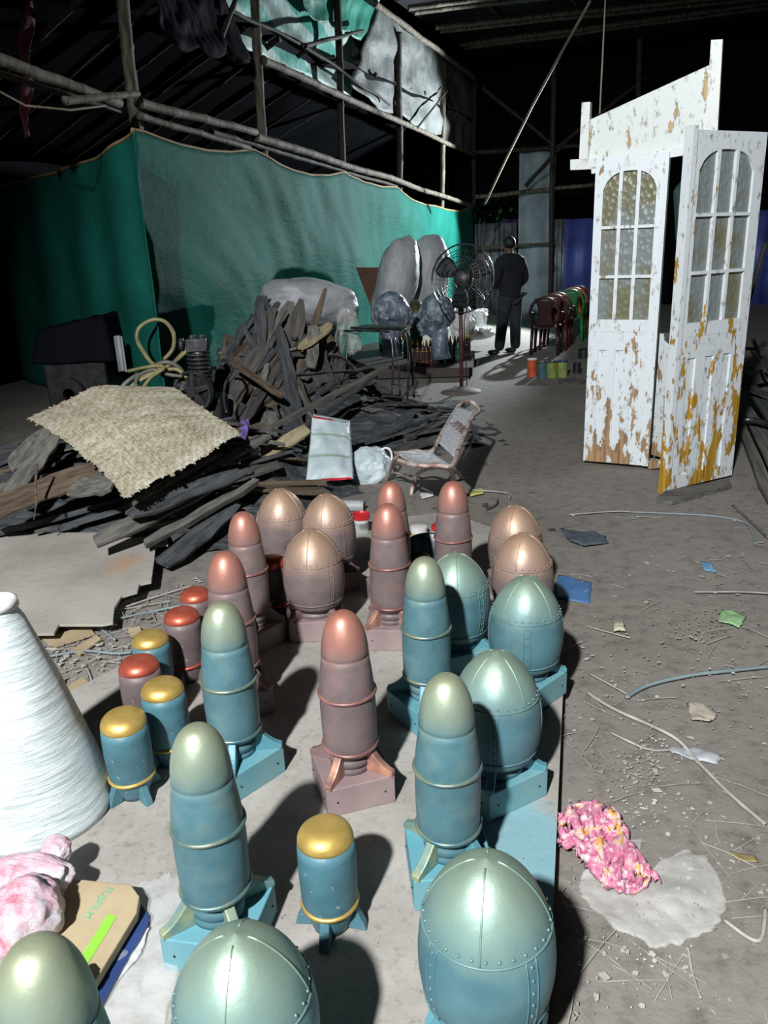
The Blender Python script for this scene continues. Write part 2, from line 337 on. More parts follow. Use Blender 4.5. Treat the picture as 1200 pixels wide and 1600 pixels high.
# lean-to roof behind the tarp: rafters on the underside
ltg = 'rafters under the dark lean-to roof behind the tarpaulin'
for i in range(21):
    s = .4+i*.72; p = A+AB*s; z = 3.62+.02*i
    a = p+NAB*.12+Vector((0, 0, z)); b_ = p+NAB*3.1+AB*.5+Vector((0, 0, z-1.05))
    bamboo(a, b_, .04, 'dark rafter under the lean-to roof behind the tarpaulin', 'bamboo_dark', ltg)
lr = MB().grid(lambda s, t: A+AB*lerp(-.3, 15.5, t)+NAB*lerp(.1, 3.4, s)+Vector((0, 0, 3.74-1.1*s+.02*math.sin(t*60))), 6, 60)
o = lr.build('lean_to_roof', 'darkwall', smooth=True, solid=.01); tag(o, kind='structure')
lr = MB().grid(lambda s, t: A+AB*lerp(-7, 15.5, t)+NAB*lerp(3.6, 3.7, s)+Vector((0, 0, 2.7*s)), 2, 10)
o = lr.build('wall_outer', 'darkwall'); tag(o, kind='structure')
# striped tarp + white hanging tarp
def hung(name, label, cat, pix, mat, off, amp, seed, nu=50, nv=24):
    """pix: top-left, top-right, bottom-right, bottom-left on the tarp line plane"""
    q = [tp(u, v, off) for u, v in pix]; base = (q[3]+q[2])/2
    def fn(s, t):
        p = q[3].lerp(q[2], s).lerp(q[0].lerp(q[1], s), t)
        w = amp*(noise.noise(Vector((s*6+seed, t*3, seed)))+.5*noise.noise(Vector((s*19+seed, t*5, 2))))
        sag = -amp*1.2*abs(math.sin(s*PI*3))*(1-t)
        return p+NAB*w+Vector((0, 0, sag))-base
    o = MB().grid(fn, nu, nv).build(name, mat, smooth=True, solid=.004); o.location = base; return tag(o, label, cat)
m, nt, b = newmat('teal and white striped tarpaulin'); v = texco(nt); sx = nd(nt, 'ShaderNodeSeparateXYZ'); nt.links.new(v, sx.inputs[0])
ad = nd(nt, 'ShaderNodeMath', operation='MULTIPLY_ADD'); ad.inputs[1].default_value = 1.0; nt.links.new(sx.outputs[2], ad.inputs[0])
mu = nd(nt, 'ShaderNodeMath', operation='MULTIPLY'); mu.inputs[1].default_value = .42; nt.links.new(sx.outputs[1], mu.inputs[0]); nt.links.new(mu.outputs[0], ad.inputs[2])
si = nd(nt, 'ShaderNodeMath', operation='SINE'); mu2 = nd(nt, 'ShaderNodeMath', operation='MULTIPLY'); mu2.inputs[1].default_value = 9; nt.links.new(ad.outputs[0], mu2.inputs[0]); nt.links.new(mu2.outputs[0], si.inputs[0])
nt.links.new(ramp(nt, si.outputs[0], [(.15, srgb(170, 196, 190)), (.3, srgb(84, 164, 150))]), b.inputs['Base Color']); b.inputs['Roughness'].default_value = .5
addbump(nt, b, nz(nt, texco(nt, (3, 3, 1)), 3, 7), .6, .05); mt['stripe'] = m
mt['whitetarp'] = M('grimy white tarpaulin', srgb(118, 122, 120), .6, 0, srgb(70, 73, 72), 1.6, .3, .6, .6, 6, (1, 1, 1), .05)
mt['tealtarp'] = M('dark teal tarpaulin', srgb(52, 140, 122), .5, 0, srgb(34, 104, 90), 2, bump=.4, bscale=8, dist=.03)
mt['blacktarp'] = M('black plastic sheet', (.005, .006, .009, 1), .7, 0, (.006, .006, .01, 1), 3, bump=.4, bscale=5, dist=.04, spec=.03)
hung('striped_roof_sheet', 'teal and white striped plastic sheet under the roof, top centre', 'tarpaulin', [(318, -40), (612, -60), (548, 150), (300, 35)], 'stripe', .3, .035, 3)
hung('teal_roof_sheet', 'darker teal sheet overlapping the striped sheet at the top', 'tarpaulin', [(450, -50), (610, -60), (572, 62), (480, 18)], 'tealtarp', .16, .04, 6)
hung('white_hanging_sheet', 'grimy white plastic sheet hanging below the eave', 'tarpaulin', [(592, 8), (746, 122), (738, 236), (546, 132)], 'whitetarp', .13, .10, 5)
hung('black_plastic_sheet', 'crumpled black plastic sheet hanging beside the striped sheet', 'tarpaulin', [(222, -40), (330, -50), (392, 92), (262, 62)], 'blacktarp', .02, .06, 8)
# main roof rafters and purlins
rg = 'bamboo rafters under the main roof'
for i, s in enumerate((1.6, 3.2, 4.6, 6.0, 7.3, 8.6, 10.0)):
    for d in (-.13, .13):
        p = A+AB*(s+d)
        q = p+Vector((8.9-p.x, .5*math.sin(s*3)+.4*d, 0)); bamboo(Vector((p.x, p.y, roofz(p)-.05)), Vector((q.x, q.y, roofz(q)-.05)), .05, 'long bamboo rafter under the main roof', 'bamboo', rg)
pg = 'bamboo purlins under the main roof'
for k in (1.0, 2.3, 3.8, 5.2):
    p = A+AB*-2.0+Vector((k, 0, 0)); q = A+AB*9.9+Vector((k, 0, 0))
    bamboo(Vector((p.x, p.y, roofz(p)+.05)), Vector((q.x, q.y, roofz(q)+.05)), .04, 'bamboo purlin crossing above the rafters', 'bamboo_dark', pg)
# far wall framework
def wpole(a, b, r, label, mat='bamboo_dark', dy=-.25): return bamboo(wallp(*a, dy), wallp(*b, dy), r, label, mat)
wpole((742, 238), (935, 226), .05, 'upper horizontal bamboo across the far end')
wpole((742, 308), (935, 288), .05, 'lower horizontal bamboo across the far end', 'bamboo')
wpole((752, 136), (872, 232), .045, 'diagonal bamboo brace at the far end, falling right')
wpole((868, 232), (1010, 120), .045, 'diagonal bamboo brace at the far end, rising right')
wpole((866, 100), (858, 560), .06, 'upright bamboo post at the far end beside the grey sheet pillar', dy=-.4)
wpole((820, 290), (905, 200), .04, 'short diagonal bamboo over the grey sheet pillar')
wpole((1000, 60), (990, 500), .06, 'upright dark post at the far end behind the doors')
wpole((745, 388), (870, 380), .035, 'thin rail across the corrugated grey sheets', 'bamboo', -.35)
# corrugated sheets
def corr(u0, v0, u1, v1, mat, label, pitch=.09, amp=.018, dy=0):
    a = wallp(u0, v1, dy); b = wallp(u1, v1, dy); t = wallp(u0, v0, dy).z; x0, x1 = a.x, b.x; n = max(8, int((x1-x0)/pitch*6))
    base = Vector(((x0+x1)/2, a.y, 0))
    o = MB().grid(lambda s, k: Vector((lerp(x0, x1, s), a.y+amp*math.sin(2*PI*lerp(x0, x1, s)/pitch), lerp(0, t, k)))-base, n, 2).build('corrugated_sheet', mat, smooth=True, solid=.003)
    o.location = base; return tag(o, label, 'metal sheet')
mt['zinc'] = M('dull zinc sheet', srgb(170, 180, 184), .38, .4, srgb(100, 106, 110), 5, stretch=(2, 2, .6))
mt['bluesheet'] = M('blue painted sheet', srgb(92, 108, 190), .5, .1, srgb(70, 84, 160), 2)
corr(742, 350, 806, 485, 'zinc', 'dull grey corrugated sheet at the far end, right of the tarpaulin')
corr(862, 343, 878, 487, 'zinc', 'narrow grey corrugated strip between the pillar and the blue sheet', dy=-.06)
corr(875, 343, 960, 487, 'bluesheet', 'blue corrugated sheet at the far end left of the doors', .36, .03, -.02)
corr(1150, 330, 1260, 500, 'bluesheet', 'blue corrugated sheet glimpsed right of the doors', .36, .03, -.02)
a = wallp(808, 490, -.12); b_ = wallp(862, 490, -.12); tz = wallp(830, 236, -.12).z
o = MB().grid(lambda s, t: Vector((lerp(0, b_.x-a.x, s), .03*math.sin(s*9)+.02*noise.noise(Vector((s*4, t*9, 1))), lerp(0, tz, t))), 14, 30).build('grey_cloth_panel', M('dusty grey sheet', srgb(168, 180, 190), .8, 0, srgb(130, 142, 152), 2), smooth=True, solid=.01)
o.location = (a.x, a.y, 0); tag(o, 'tall dusty grey sheet hanging between the corrugated panels', 'sheet')
# foliage and parasol beyond
um = thing('garden_umbrella', 'purple and blue umbrella top beyond the corrugated fence', 'umbrella', P(792, 345, 17.3))
MB().lathe([(.75, -.12), (.4, .12), (.02, .32)], 10).build('canopy', M('purple cloth', srgb(110, 70, 150), .6, emit=None), um, solid=.004)
MB().tube([(0, 0, -1.9), (0, 0, .34)], .02).build('pole', 'steel', um)
lb = MB()
for k in range(230):
    p = Vector((random.uniform(-.62, .62), random.uniform(-.3, .3), random.uniform(-.4, .45))); q = rotz(random.random()*6)@Matrix.Rotation(random.uniform(-1, 1), 3, 'X')
    s = random.uniform(.05, .12); lb.add([p+q@Vector(w) for w in ((0, -s, 0), (s*.5, 0, .01), (0, s, 0), (-s*.5, 0, .01))], [(0, 1, 2, 3)])
sh = thing('shrub', 'leafy green branch showing through the gap at the far end', 'plant', P(775, 335, 16.9))
lb.build('foliage', M('green leaves', srgb(70, 128, 70), .5), sh); MB().tube([(0, 0, -2.2), (.03, 0, -.8), (-.05, 0, .3)], .02).build('stem', 'wood_brown', sh)
# ropes
def rope(pts, r, label, mat='rope', name='rope'): return tag(MB().tube(pts, r, 6).build(name, mat, smooth=True), label, 'rope')
rope([P(922, 2, 9), P(870, 95, 10), P(832, 165, 11), P(790, 250, 12.6), P(758, 318, 13.5)], .018, 'taut rope slanting down from the roof to the far corner')
rope([P(946, -5, 5.6), P(941, 100, 5.5), P(937, 178, 5.45)], .006, 'thin string hanging from the roof to the door header')
rope([tp(-10, 138), tp(40, 165, -.2), tp(110, 172, -.2), tp(165, 165)], .008, 'sagging pale cable under the left rail', name='cable')
o = MB().grid(lambda s, t: P(lerp(36, 46, s)+lerp(12*(s-.5), 2*(s-.5), t), lerp(-10, 216, t), 6.6)+Vector((0, .05*math.sin(t*14+s*5), 0)), 6, 30).build('ribbon', M('dark red cloth', srgb(84, 24, 36), .8), smooth=True, solid=.004)
tag(o, 'dark red cloth strip hanging at the far left', 'cloth strip')

# ------------------------------------------------------------------ PLATFORM, SHELL PROPS
PZ = .05
plat_px = [(858, 1800), (872, 1250), (880, 1075), (866, 930), (840, 850), (700, 800), (560, 815), (430, 860), (300, 950), (182, 1043), (100, 1085), (-160, 1190), (-400, 1800)]
pp = [G(u, v, PZ) for u, v in plat_px]
pp[0] = pp[1]+(pp[1]-pp[2])*1.8; pp[-1] = Vector((-1.9, pp[0].y, PZ)); pp[-2] = Vector((-1.9, 2.2, PZ))
m, nt, b = newmat('pale cement board'); v = texco(nt)
c1 = ramp(nt, nz(nt, v, 3, 8, .65), [(.32, srgb(116, 111, 103)), (.62, srgb(164, 160, 153))]); c2 = ramp(nt, nz(nt, v, 45, 6, .7), [(.28, srgb(88, 84, 77)), (.47, srgb(168, 164, 158))])
base_c = mixc(nt, .4, c1, c2)
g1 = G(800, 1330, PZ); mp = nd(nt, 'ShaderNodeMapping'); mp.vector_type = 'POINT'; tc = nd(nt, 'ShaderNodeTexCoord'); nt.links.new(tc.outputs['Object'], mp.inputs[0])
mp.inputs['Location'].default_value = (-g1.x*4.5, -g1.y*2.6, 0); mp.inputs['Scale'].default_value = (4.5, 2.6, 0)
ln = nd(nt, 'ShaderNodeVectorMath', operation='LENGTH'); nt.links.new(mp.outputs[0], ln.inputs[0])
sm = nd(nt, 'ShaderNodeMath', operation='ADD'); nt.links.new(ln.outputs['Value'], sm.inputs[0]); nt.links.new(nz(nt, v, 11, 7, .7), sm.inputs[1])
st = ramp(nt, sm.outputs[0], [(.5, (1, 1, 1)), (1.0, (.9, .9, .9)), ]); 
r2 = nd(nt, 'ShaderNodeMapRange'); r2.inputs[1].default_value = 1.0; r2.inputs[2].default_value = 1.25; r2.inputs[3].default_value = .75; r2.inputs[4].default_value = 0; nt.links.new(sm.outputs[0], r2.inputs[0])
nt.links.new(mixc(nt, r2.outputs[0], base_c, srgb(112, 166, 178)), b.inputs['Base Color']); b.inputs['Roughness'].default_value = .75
addbump(nt, b, nz(nt, v, 30, 8, .7), .45, .006); mt['platform'] = m
o = MB().prism([(p.x, p.y, PZ) for p in pp], (0, 0, -PZ+.004)).build('platform_board', 'platform'); tag(o, 'low pale cement board platform carrying the painted shell props', 'platform')

SCR = {}
def fin_bm(r0, L, h, th, curve=.5):
    """curved fin in the local xz plane from radius r0 outwards"""
    n = 8; out = [(r0-.012, 0, 0), (r0+L, 0, 0), (r0+L, 0, .014)]
    for i in range(1, n+1):
        t = i/n; out.append((r0+L*(1-t)**.9*(1-.15*math.sin(PI*t)), 0, .014+(h-.014)*(t**1.25)))
    out.append((r0-.012, 0, h)); return [Vector(p)-Vector((0, th/2, 0)) for p in out], Vector((0, th, 0))
def shell(u, v, col, label, rot=0, z=.55, sc=1.0, tall=True, group=None, lean=(0, 0), box=True, seed=0, finmats=None, bw=.19, sr=-70):
    g = G(u, v, PZ+z*sc); root = thing('tall_shell_prop' if tall else 'egg_shell_prop', label, 'shell prop', (g.x, g.y, PZ), rot, group)
    root.scale = (sc, sc, sc); root.rotation_euler = (lean[0], lean[1], rot)
    hb = .085; bx = 'box_'+col; fm = 'fin_'+col
    h = bw/2; r0 = .05 if tall else .07
    bm = MB(); bm.box((0, 0, hb/2), (bw, bw, hb))
    o = bm.build('base_box', bx, root, bevel=.003)
    nails = MB()
    for k in range(4):
        for sx_ in (-.35, .35):
            p = rotz(k*PI/2)@Vector((h+.0005, sx_*bw, hb*.5)); nails.sph(p, .003, 6, 4)
    nails.build('nail_heads', 'dark', o)
    L = h*1.38-r0
    for k in range(4):
        pr, vec = fin_bm(r0, L, .085 if tall else .06, .022)
        R_ = rotz(PI/4+k*PI/2); f = MB(); f.prism([R_@p+Vector((0, 0, hb-.001)) for p in pr], R_@vec)
        mtl = fm if not finmats else finmats[k]
        f.build('fin', mtl, root, bevel=.003)
    if tall:
        H0 = hb-.002; prof = [(.001, H0), (.057, H0), (.057, H0+.015), (.054, H0+.018), (.054, H0+.022), (.059, H0+.025), (.059, H0+.042), (.053, H0+.045), (.055, H0+.051), (.064, H0+.056), (.071, H0+.067), (.0735, H0+.085)]
        zz0 = H0+.085; top = .55
        for i in range(1, 18):
            t = i/18; zq = zz0+t*(.425-zz0); prof.append((.0735+.0035*math.sin(PI*t*.9)-.0125*t**3, zq))
        prof += [(.0640, .427), (.0612, .429), (.0632, .432)]
        for i in range(1, 15):
            t = i/14; prof.append((.0630*math.cos(t*PI/2)**.8 if t < 1 else 1e-5, .432+(top-.432)*math.sin(t*PI/2)**1.1))
        MB().lathe(prof, 44, wob=.018, seed=seed).build('shell_body', mt[col+'_tall'], root, smooth=True)
        for zr, rr in ((H0+.075, .0745), (.318, .0765)):
            MB().ring(rr-.001, zr, .0052, 44, wob=.0012).build('ring_band', 'ring_'+col, root, smooth=True)
    else:
        H0 = hb-.002; top = .43; R = .120
        def rad(t): # t 0..1 along height of egg body
            zq = lerp(H0+.045, top, t)
            return R*(1-abs((t-.34)/.66)**2.25)**.62 if t > .34 else R*(1-abs((.34-t)/.62)**2.0)**.5
        prof = [(.001, H0), (.078, H0), (.078, H0+.016), (.073, H0+.019), (.073, H0+.026), (.080, H0+.030), (.086, H0+.042)]
        n = 40; ra = lambda t: max(rad(t), 1e-5)
        for i in range(0, n+1):
            t = i/n; r = ra(t)
            if i == n: r = 1e-5
            zq = lerp(H0+.045, top, t); prof.append((r, zq))
        eb = MB().lathe(prof, 48, wob=.012, seed=seed).build('shell_body', mt[col+'_egg'], root, smooth=True)
        zat = lambda t: lerp(H0+.045, top, t)
        MB().ring(ra(.08)+.0005, zat(.08), .003, 44).build('seam_band', mt[col+'_egg'], root, smooth=True)
        MB().ring(ra(.60)+.0006, zat(.60), .0022, 44).build('seam_band', mt[col+'_egg'], root, smooth=True)
        rv = MB(); sm_ = MB()
        for k in range(30):
            a = 2*PI*k/30+.1; t = .635; rv.sph((math.cos(a)*(ra(t)+.0005), math.sin(a)*(ra(t)+.0005), zat(t)), .0032, 6, 4)
        for k in range(4):
            a0 = k*PI/2+math.radians(sr)-rot
            for da in (-.085, .085):
                sm_.tube([((ra(t)+.0006)*math.cos(a0+da*.12/ra(t)), (ra(t)+.0006)*math.sin(a0+da*.12/ra(t)), zat(t)) for t in [.08+.52*i/14 for i in range(15)]], .0018, 5)
            for i in range(6):
                t = .14+i*.083; rv.sph(((ra(t)+.0005)*math.cos(a0), (ra(t)+.0005)*math.sin(a0), zat(t)), .0032, 6, 4)
            a1 = a0+PI/4
            sm_.tube([((ra(t)+.0004)*math.cos(a1), (ra(t)+.0004)*math.sin(a1), zat(t)) for t in [.6+.385*i/14 for i in range(15)]], .0017, 5)
        rv.build('rivets', mt[col+'_egg'], eb, smooth=True); sm_.build('strap_seams', mt[col+'_egg'], eb, smooth=True)
    return root
D = math.radians
FG = ['fin_gold', 'fin_gold', 'fin_gold', 'fin_gold']
FC = ['fin_copper', 'fin_brown', 'fin_copper', 'fin_copper']
shell(305, 1134, 'teal', 'tall teal shell prop at the front left, beside the cardboard box', D(-12), sc=1.0, seed=1, finmats=FG)
shell(697, 1055, 'teal', 'tall teal shell prop on the right, directly behind the biggest front egg', D(4), seed=2, finmats=['fin_teal', 'fin_gold', 'fin_gold', 'fin_teal'])
shell(535, 955, 'brown', 'lone tall brown shell prop with copper tip in the middle of the board', D(17), seed=3, finmats=FC)
shell(344, 941, 'teal', 'tall teal shell prop left of centre on a pale teal box', D(48), seed=4)
shell(663, 871, 'teal', 'tall teal shell prop standing close left of a teal egg, behind centre', D(32), seed=5)
shell(350, 862, 'brown', 'tall brown shell prop just behind the left teal shell', D(20), seed=6)
shell(378, 800, 'brown', 'tall brown shell prop furthest back in the left column', D(52), sc=.97, seed=7)
shell(605, 787, 'brown', 'tall brown shell prop in front of its twin at the back centre', D(-6), seed=8, finmats=FC)
shell(610, 753, 'brown', 'brown shell prop half hidden behind its twin at the back centre', D(20), seed=9, sc=.97)
shell(707, 752, 'brown', 'tall brown shell prop alone at the back, below the metal chair', D(10), seed=10)
shell(50, 1474, 'teal', 'teal shell prop cut off by the bottom left corner', D(60), sc=1.06, seed=11)
shell(368, 1458, 'teal', 'teal egg shell prop cut off at the bottom, left of centre', D(35), z=.43, tall=False, sr=-50, seed=12, bw=.2)
shell(760, 1340, 'teal', 'largest teal riveted egg shell prop at the bottom right', D(-20), z=.43, sc=1.03, tall=False, sr=-58, seed=13, bw=.2)
shell(776, 1017, 'teal', 'teal riveted egg shell prop behind the right tall teal shell', D(30), z=.43, tall=False, sr=-101, seed=14, bw=.2)
shell(823, 900, 'teal', 'teal riveted egg shell prop at the right edge of the board', D(44), z=.43, tall=False, sr=-98, seed=15, bw=.2)
shell(712, 863, 'teal', 'teal egg shell prop half hidden behind a tall teal shell', D(20), z=.43, tall=False, sr=-48, seed=16, bw=.2)
shell(818, 832, 'brown', 'brown riveted egg shell prop directly behind the right edge teal egg', D(25), z=.43, tall=False, seed=17, bw=.2, sc=.97)
shell(806, 789, 'brown', 'brown riveted egg shell prop furthest back on the right', D(5), z=.43, tall=False, seed=18, bw=.2, sc=.95)
shell(485, 826, 'brown', 'brown riveted egg shell prop in front of the two other brown eggs', D(0), z=.43, tall=False, sr=-52, seed=19, bw=.2)
shell(510, 771, 'brown', 'brown egg shell prop behind, right one of the back pair', D(20), z=.43, tall=False, sr=-58, seed=20, bw=.2)
shell(437, 763, 'brown', 'brown egg shell prop behind, left one of the back pair', D(-10), z=.43, tall=False, sr=-76, seed=21, bw=.2)
def canister(u, v, col, label, rot=0, sc=1.0, lean=(0, 0), seed=0, z=.27):
    g = G(u, v, PZ+z*sc); root = thing('domed_canister_prop', label, 'canister prop', (g.x, g.y, PZ), rot); root.scale = (sc,)*3
    root.rotation_euler = (lean[0], lean[1], rot); capm = 'gold' if col == 'teal' else 'copper'
    prof = [(.001, .004), (.040, .004), (.045, .02), (.058, .06), (.062, .085), (.064, .15), (.0635, .21), (.0615, .236)]
    MB().lathe(prof, 40, wob=.025, seed=seed).build('canister_body', mt[col+'_can'], root, smooth=True)
    cp = [(.0615, .234)]+[(.0618*math.cos(t*PI/2)**.6 if t < 1 else 1e-5, .236+.036*math.sin(t*PI/2)) for t in [i/10 for i in range(1, 11)]]
    MB().lathe(cp, 40, wob=.02, seed=seed).build('domed_cap', capm, root, smooth=True)
    MB().ring(.0605, .072, .0055, 40, wob=.002).build('ring_band', capm, root, smooth=True)
    for k in range(4):
        R_ = rotz(k*PI/2+.5); o_ = [(.04, 0, 0), (.082, 0, -.004), (.078, 0, .012), (.056, 0, .062), (.045, 0, .062)]
        MB().prism([R_@(Vector(p)-Vector((0, .011, 0)))+Vector((0, 0, .004)) for p in o_], R_@Vector((0, .022, 0))).build('fin', 'teal_can' if col == 'teal' else 'brown_can', root, bevel=.003)
    return root
canister(507, 1290, 'teal', 'teal canister prop with gold dome standing alone at the front', .9, seed=1)
canister(190, 1110, 'teal', 'teal canister prop with gold dome nearest the wrapped cone', .3, seed=2, lean=(.06, .0), sc=1.0)
canister(252, 1065, 'teal', 'teal canister prop with gold dome between the cone and the left teal shell', .1, seed=3)
canister(215, 1029, 'brown', 'brown canister prop with copper dome between two gold domed ones', .5, seed=4)
canister(233, 989, 'teal', 'teal canister prop with speckled gold dome furthest back on the left', .2, seed=5, sc=.97)
canister(282, 953, 'brown', 'brown canister prop with copper dome and flaked white paint', .8, seed=6)
canister(304, 921, 'brown', 'brown canister prop with copper dome mostly hidden behind a tall brown shell', .5, seed=8, sc=.95)
canister(424, 870, 'brown', 'brown canister prop with copper dome wedged between shell and brown egg', .5, seed=9)
# ------------------------------------------------------------------ WRAPPED CONE
c0 = G(62, 1262, PZ); cone = thing('wrapped_cone', 'large white cone wrapped in stretch film at the left edge', 'wrapped cone', (c0.x, c0.y, PZ))
cprof = [(.001, 0), (.196, 0), (.20, .02), (.190, .07), (.172, .15), (.147, .26), (.117, .38), (.084, .50), (.060, .575), (.048, .60), (.049, .615), (.047, .632), (.036, .63), (.034, .60), (.001, .60)]
fine = []
for (a, b), (c, d) in zip(cprof, cprof[1:]):
    k = 6 if abs(d-b) > .04 else 1
    fine += [(lerp(a, c, i/k), lerp(b, d, i/k)) for i in range(k)]
fine.append(cprof[-1])
m, nt, b = newmat('white stretch film'); v = texco(nt, (1, 1, 1)); w = nd(nt, 'ShaderNodeTexNoise'); 
mpf = nd(nt, 'ShaderNodeMapping'); mpf.inputs['Rotation'].default_value = (.5, .35, 0); mpf.inputs['Scale'].default_value = (9, 9, 90); nt.links.new(v, mpf.inputs[0])
hgt = nz(nt, mpf.outputs[0], 1, 6, .7); nt.links.new(ramp(nt, hgt, [(.3, srgb(168, 182, 184)), (.6, srgb(222, 232, 234))]), b.inputs['Base Color']); b.inputs['Roughness'].default_value = .3
addbump(nt, b, hgt, .7, .012); mt['film'] = m
MB().lathe(fine, 64, wob=.03, seed=3).build('film_wrap', 'film', cone, smooth=True)
MB().lathe([(.032, .624), (.040, .637), (.050, .632), (.052, .612)], 32).build('rim', 'white', cone, smooth=True)
# plastic sheets on the board
def crumple(pix, z, name, label, cat, mat, amp=.015, seed=0, n=40, thick=.002, freq=9):
    """a crumpled sheet inside a pixel-free polygon of ground points"""
    pts = [G(u, v, z) for u, v in pix]; c = sum(pts, Vector())/len(pts); N = len(pts)
    def edge(s):
        k = s*N; i = int(k) % N; f = k-int(k)
        p0, p1, p2, p3 = (pts[(i+j-1) % N] for j in range(4)); # catmull
        if N <= 7: return p1.lerp(p2, f)
        return .5*((2*p1)+(-p0+p2)*f+(2*p0-5*p1+4*p2-p3)*f*f+(-p0+3*p1-3*p2+p3)*f**3)
    def fn(s, t):
        p = c.lerp(edge(s), t*(1+.09*noise.noise(Vector((math.cos(s*2*PI)*4, math.sin(s*2*PI)*4, seed)))+.05*noise.noise(Vector((math.cos(s*2*PI)*11, math.sin(s*2*PI)*11, seed))))); q = Vector((p.x*freq, p.y*freq, seed))
        return Vector((p.x, p.y, z+.003+amp*(abs(noise.noise(q))*2+abs(noise.noise(q*2.3)))*(1 if t < .97 else .5)))-Vector((c.x, c.y, z))
    o = MB().grid(fn, n*3, n//2).build(name, mat, smooth=True, solid=thick); o.location = (c.x, c.y, z); return tag(o, label, cat)
m, nt, b = newmat('clear crumpled polythene'); b.inputs['Base Color'].default_value = (.85, .9, .9, 1); b.inputs['Roughness'].default_value = .25; b.inputs['Alpha'].default_value = .16
addbump(nt, b, nz(nt, texco(nt), 30, 6), .7, .01); mt['poly'] = m
m, nt, b = newmat('milky polythene'); b.inputs['Base Color'].default_value = (.8, .8, .76, 1); b.inputs['Roughness'].default_value = .35; 
nt.links.new(ramp(nt, nz(nt, texco(nt), 5, 6), [(.3, (.10, .10, .10)), (.7, (.38, .38, .38))]), b.inputs['Alpha']); addbump(nt, b, nz(nt, texco(nt), 14, 6), .7, .012); mt['milky'] = m
crumple([(215, 1385), (265, 1370), (300, 1400), (300, 1470), (270, 1560), (210, 1700), (100, 1720), (110, 1580), (180, 1470)], PZ, 'clear_plastic_sheet', 'crumpled clear plastic sheet beneath the front left teal shell', 'plastic sheet', 'poly', .012, 2)
crumple([(205, 1415), (236, 1436), (222, 1490), (165, 1560), (130, 1640), (60, 1600)], PZ+.004, 'white_paper_sheet', 'white paper sheet under the navy folder edge', 'paper sheet', 'white', .004, 5)
# cardboard box with navy folder
q = [(108, 1368), (208, 1382), (222, 1410), (150, 1530), (80, 1640), (-40, 1660), (20, 1500)]
g4 = [G(u, v, PZ+.05) for u, v in [(112, 1372), (215, 1384), (128, 1560), (20, 1540)]]
ex = (g4[1]-g4[0]).normalized(); ez = Vector((0, 0, 1))
bxo = G(112, 1372, PZ+.05)
cb = thing('cardboard_box', 'flattened cardboard box with green lettering and a lime green bar', 'cardboard box', (bxo.x, bxo.y, PZ))
out = [G(u, v, PZ+.05) for u, v in [(112, 1372), (205, 1382), (218, 1400), (214, 1425), (128, 1566), (10, 1560)]]
L_ = lambda p: Vector((p.x-bxo.x, p.y-bxo.y, p.z-PZ))
mt['card'] = M('brown cardboard', srgb(176, 160, 128), .8, 0, srgb(160, 144, 114), 6, bump=.1)
MB().prism([L_(p) for p in out], (0, 0, -.024)).build('box_board', 'card', cb, bevel=.003)
bar = [G(u, v, PZ+.0505) for u, v in [(169, 1428), (182, 1432), (172, 1450), (137, 1507), (121, 1503), (150, 1458)]]
MB().prism([L_(p) for p in bar], (0, 0, .0008)).build('green_bar', M('lime green print', srgb(140, 206, 66), .6), cb)
def text_mesh(txt, size, name, mat, parent, mw, ext=.0006):
    cu = bpy.data.curves.new(name, 'FONT'); cu.body = txt; cu.size = size; cu.extrude = ext; cu.align_x = 'LEFT'
    t = bpy.data.objects.new('tmp', cu); C.objects.link(t); bpy.context.view_layer.update()
    me = bpy.data.meshes.new_from_object(t.evaluated_get(bpy.context.evaluated_depsgraph_get())); bpy.data.objects.remove(t)
    me.transform(mw); me.materials.clear(); me.materials.append(mt[mat] if isinstance(mat, str) else mat); o = bpy.data.objects.new(name, me); C.objects.link(o)
    if parent: o.parent = parent
    return o
t0 = G(168, 1385, PZ+.051); t1 = G(119, 1447, PZ+.051); dx = (t1-t0); tl = dx.length; dx.normalize(); dy = Vector((0, 0, 1)).cross(dx)
mw = Matrix(((dx.x, dy.x, 0, t0.x-bxo.x), (dx.y, dy.y, 0, t0.y-bxo.y), (0, 0, 1, .0505), (0, 0, 0, 1)))
text_mesh('FUJIFILM', tl/8*1.75, 'green_lettering', M('green print', srgb(110, 176, 140), .7), cb, mw)
for i, (a_, b_) in enumerate((((84, 1478), (104, 1484)), ((78, 1487), (98, 1493)))):
    MB().tube([L_(G(*a_, PZ+.0508)), L_(G(*b_, PZ+.0508))], .0016, 4).build('white_print', 'white', cb)
nf = [G(u, v, PZ+.03) for u, v in [(200, 1396), (219, 1406), (232, 1424), (228, 1440), (140, 1590), (104, 1620), (80, 1600), (140, 1500)]]
o = MB().prism([(p.x, p.y, PZ+.017) for p in nf], (0, 0, -.012)).build('navy_folder', 'navy'); tag(o, 'navy blue folder sticking out from under the cardboard box', 'folder')
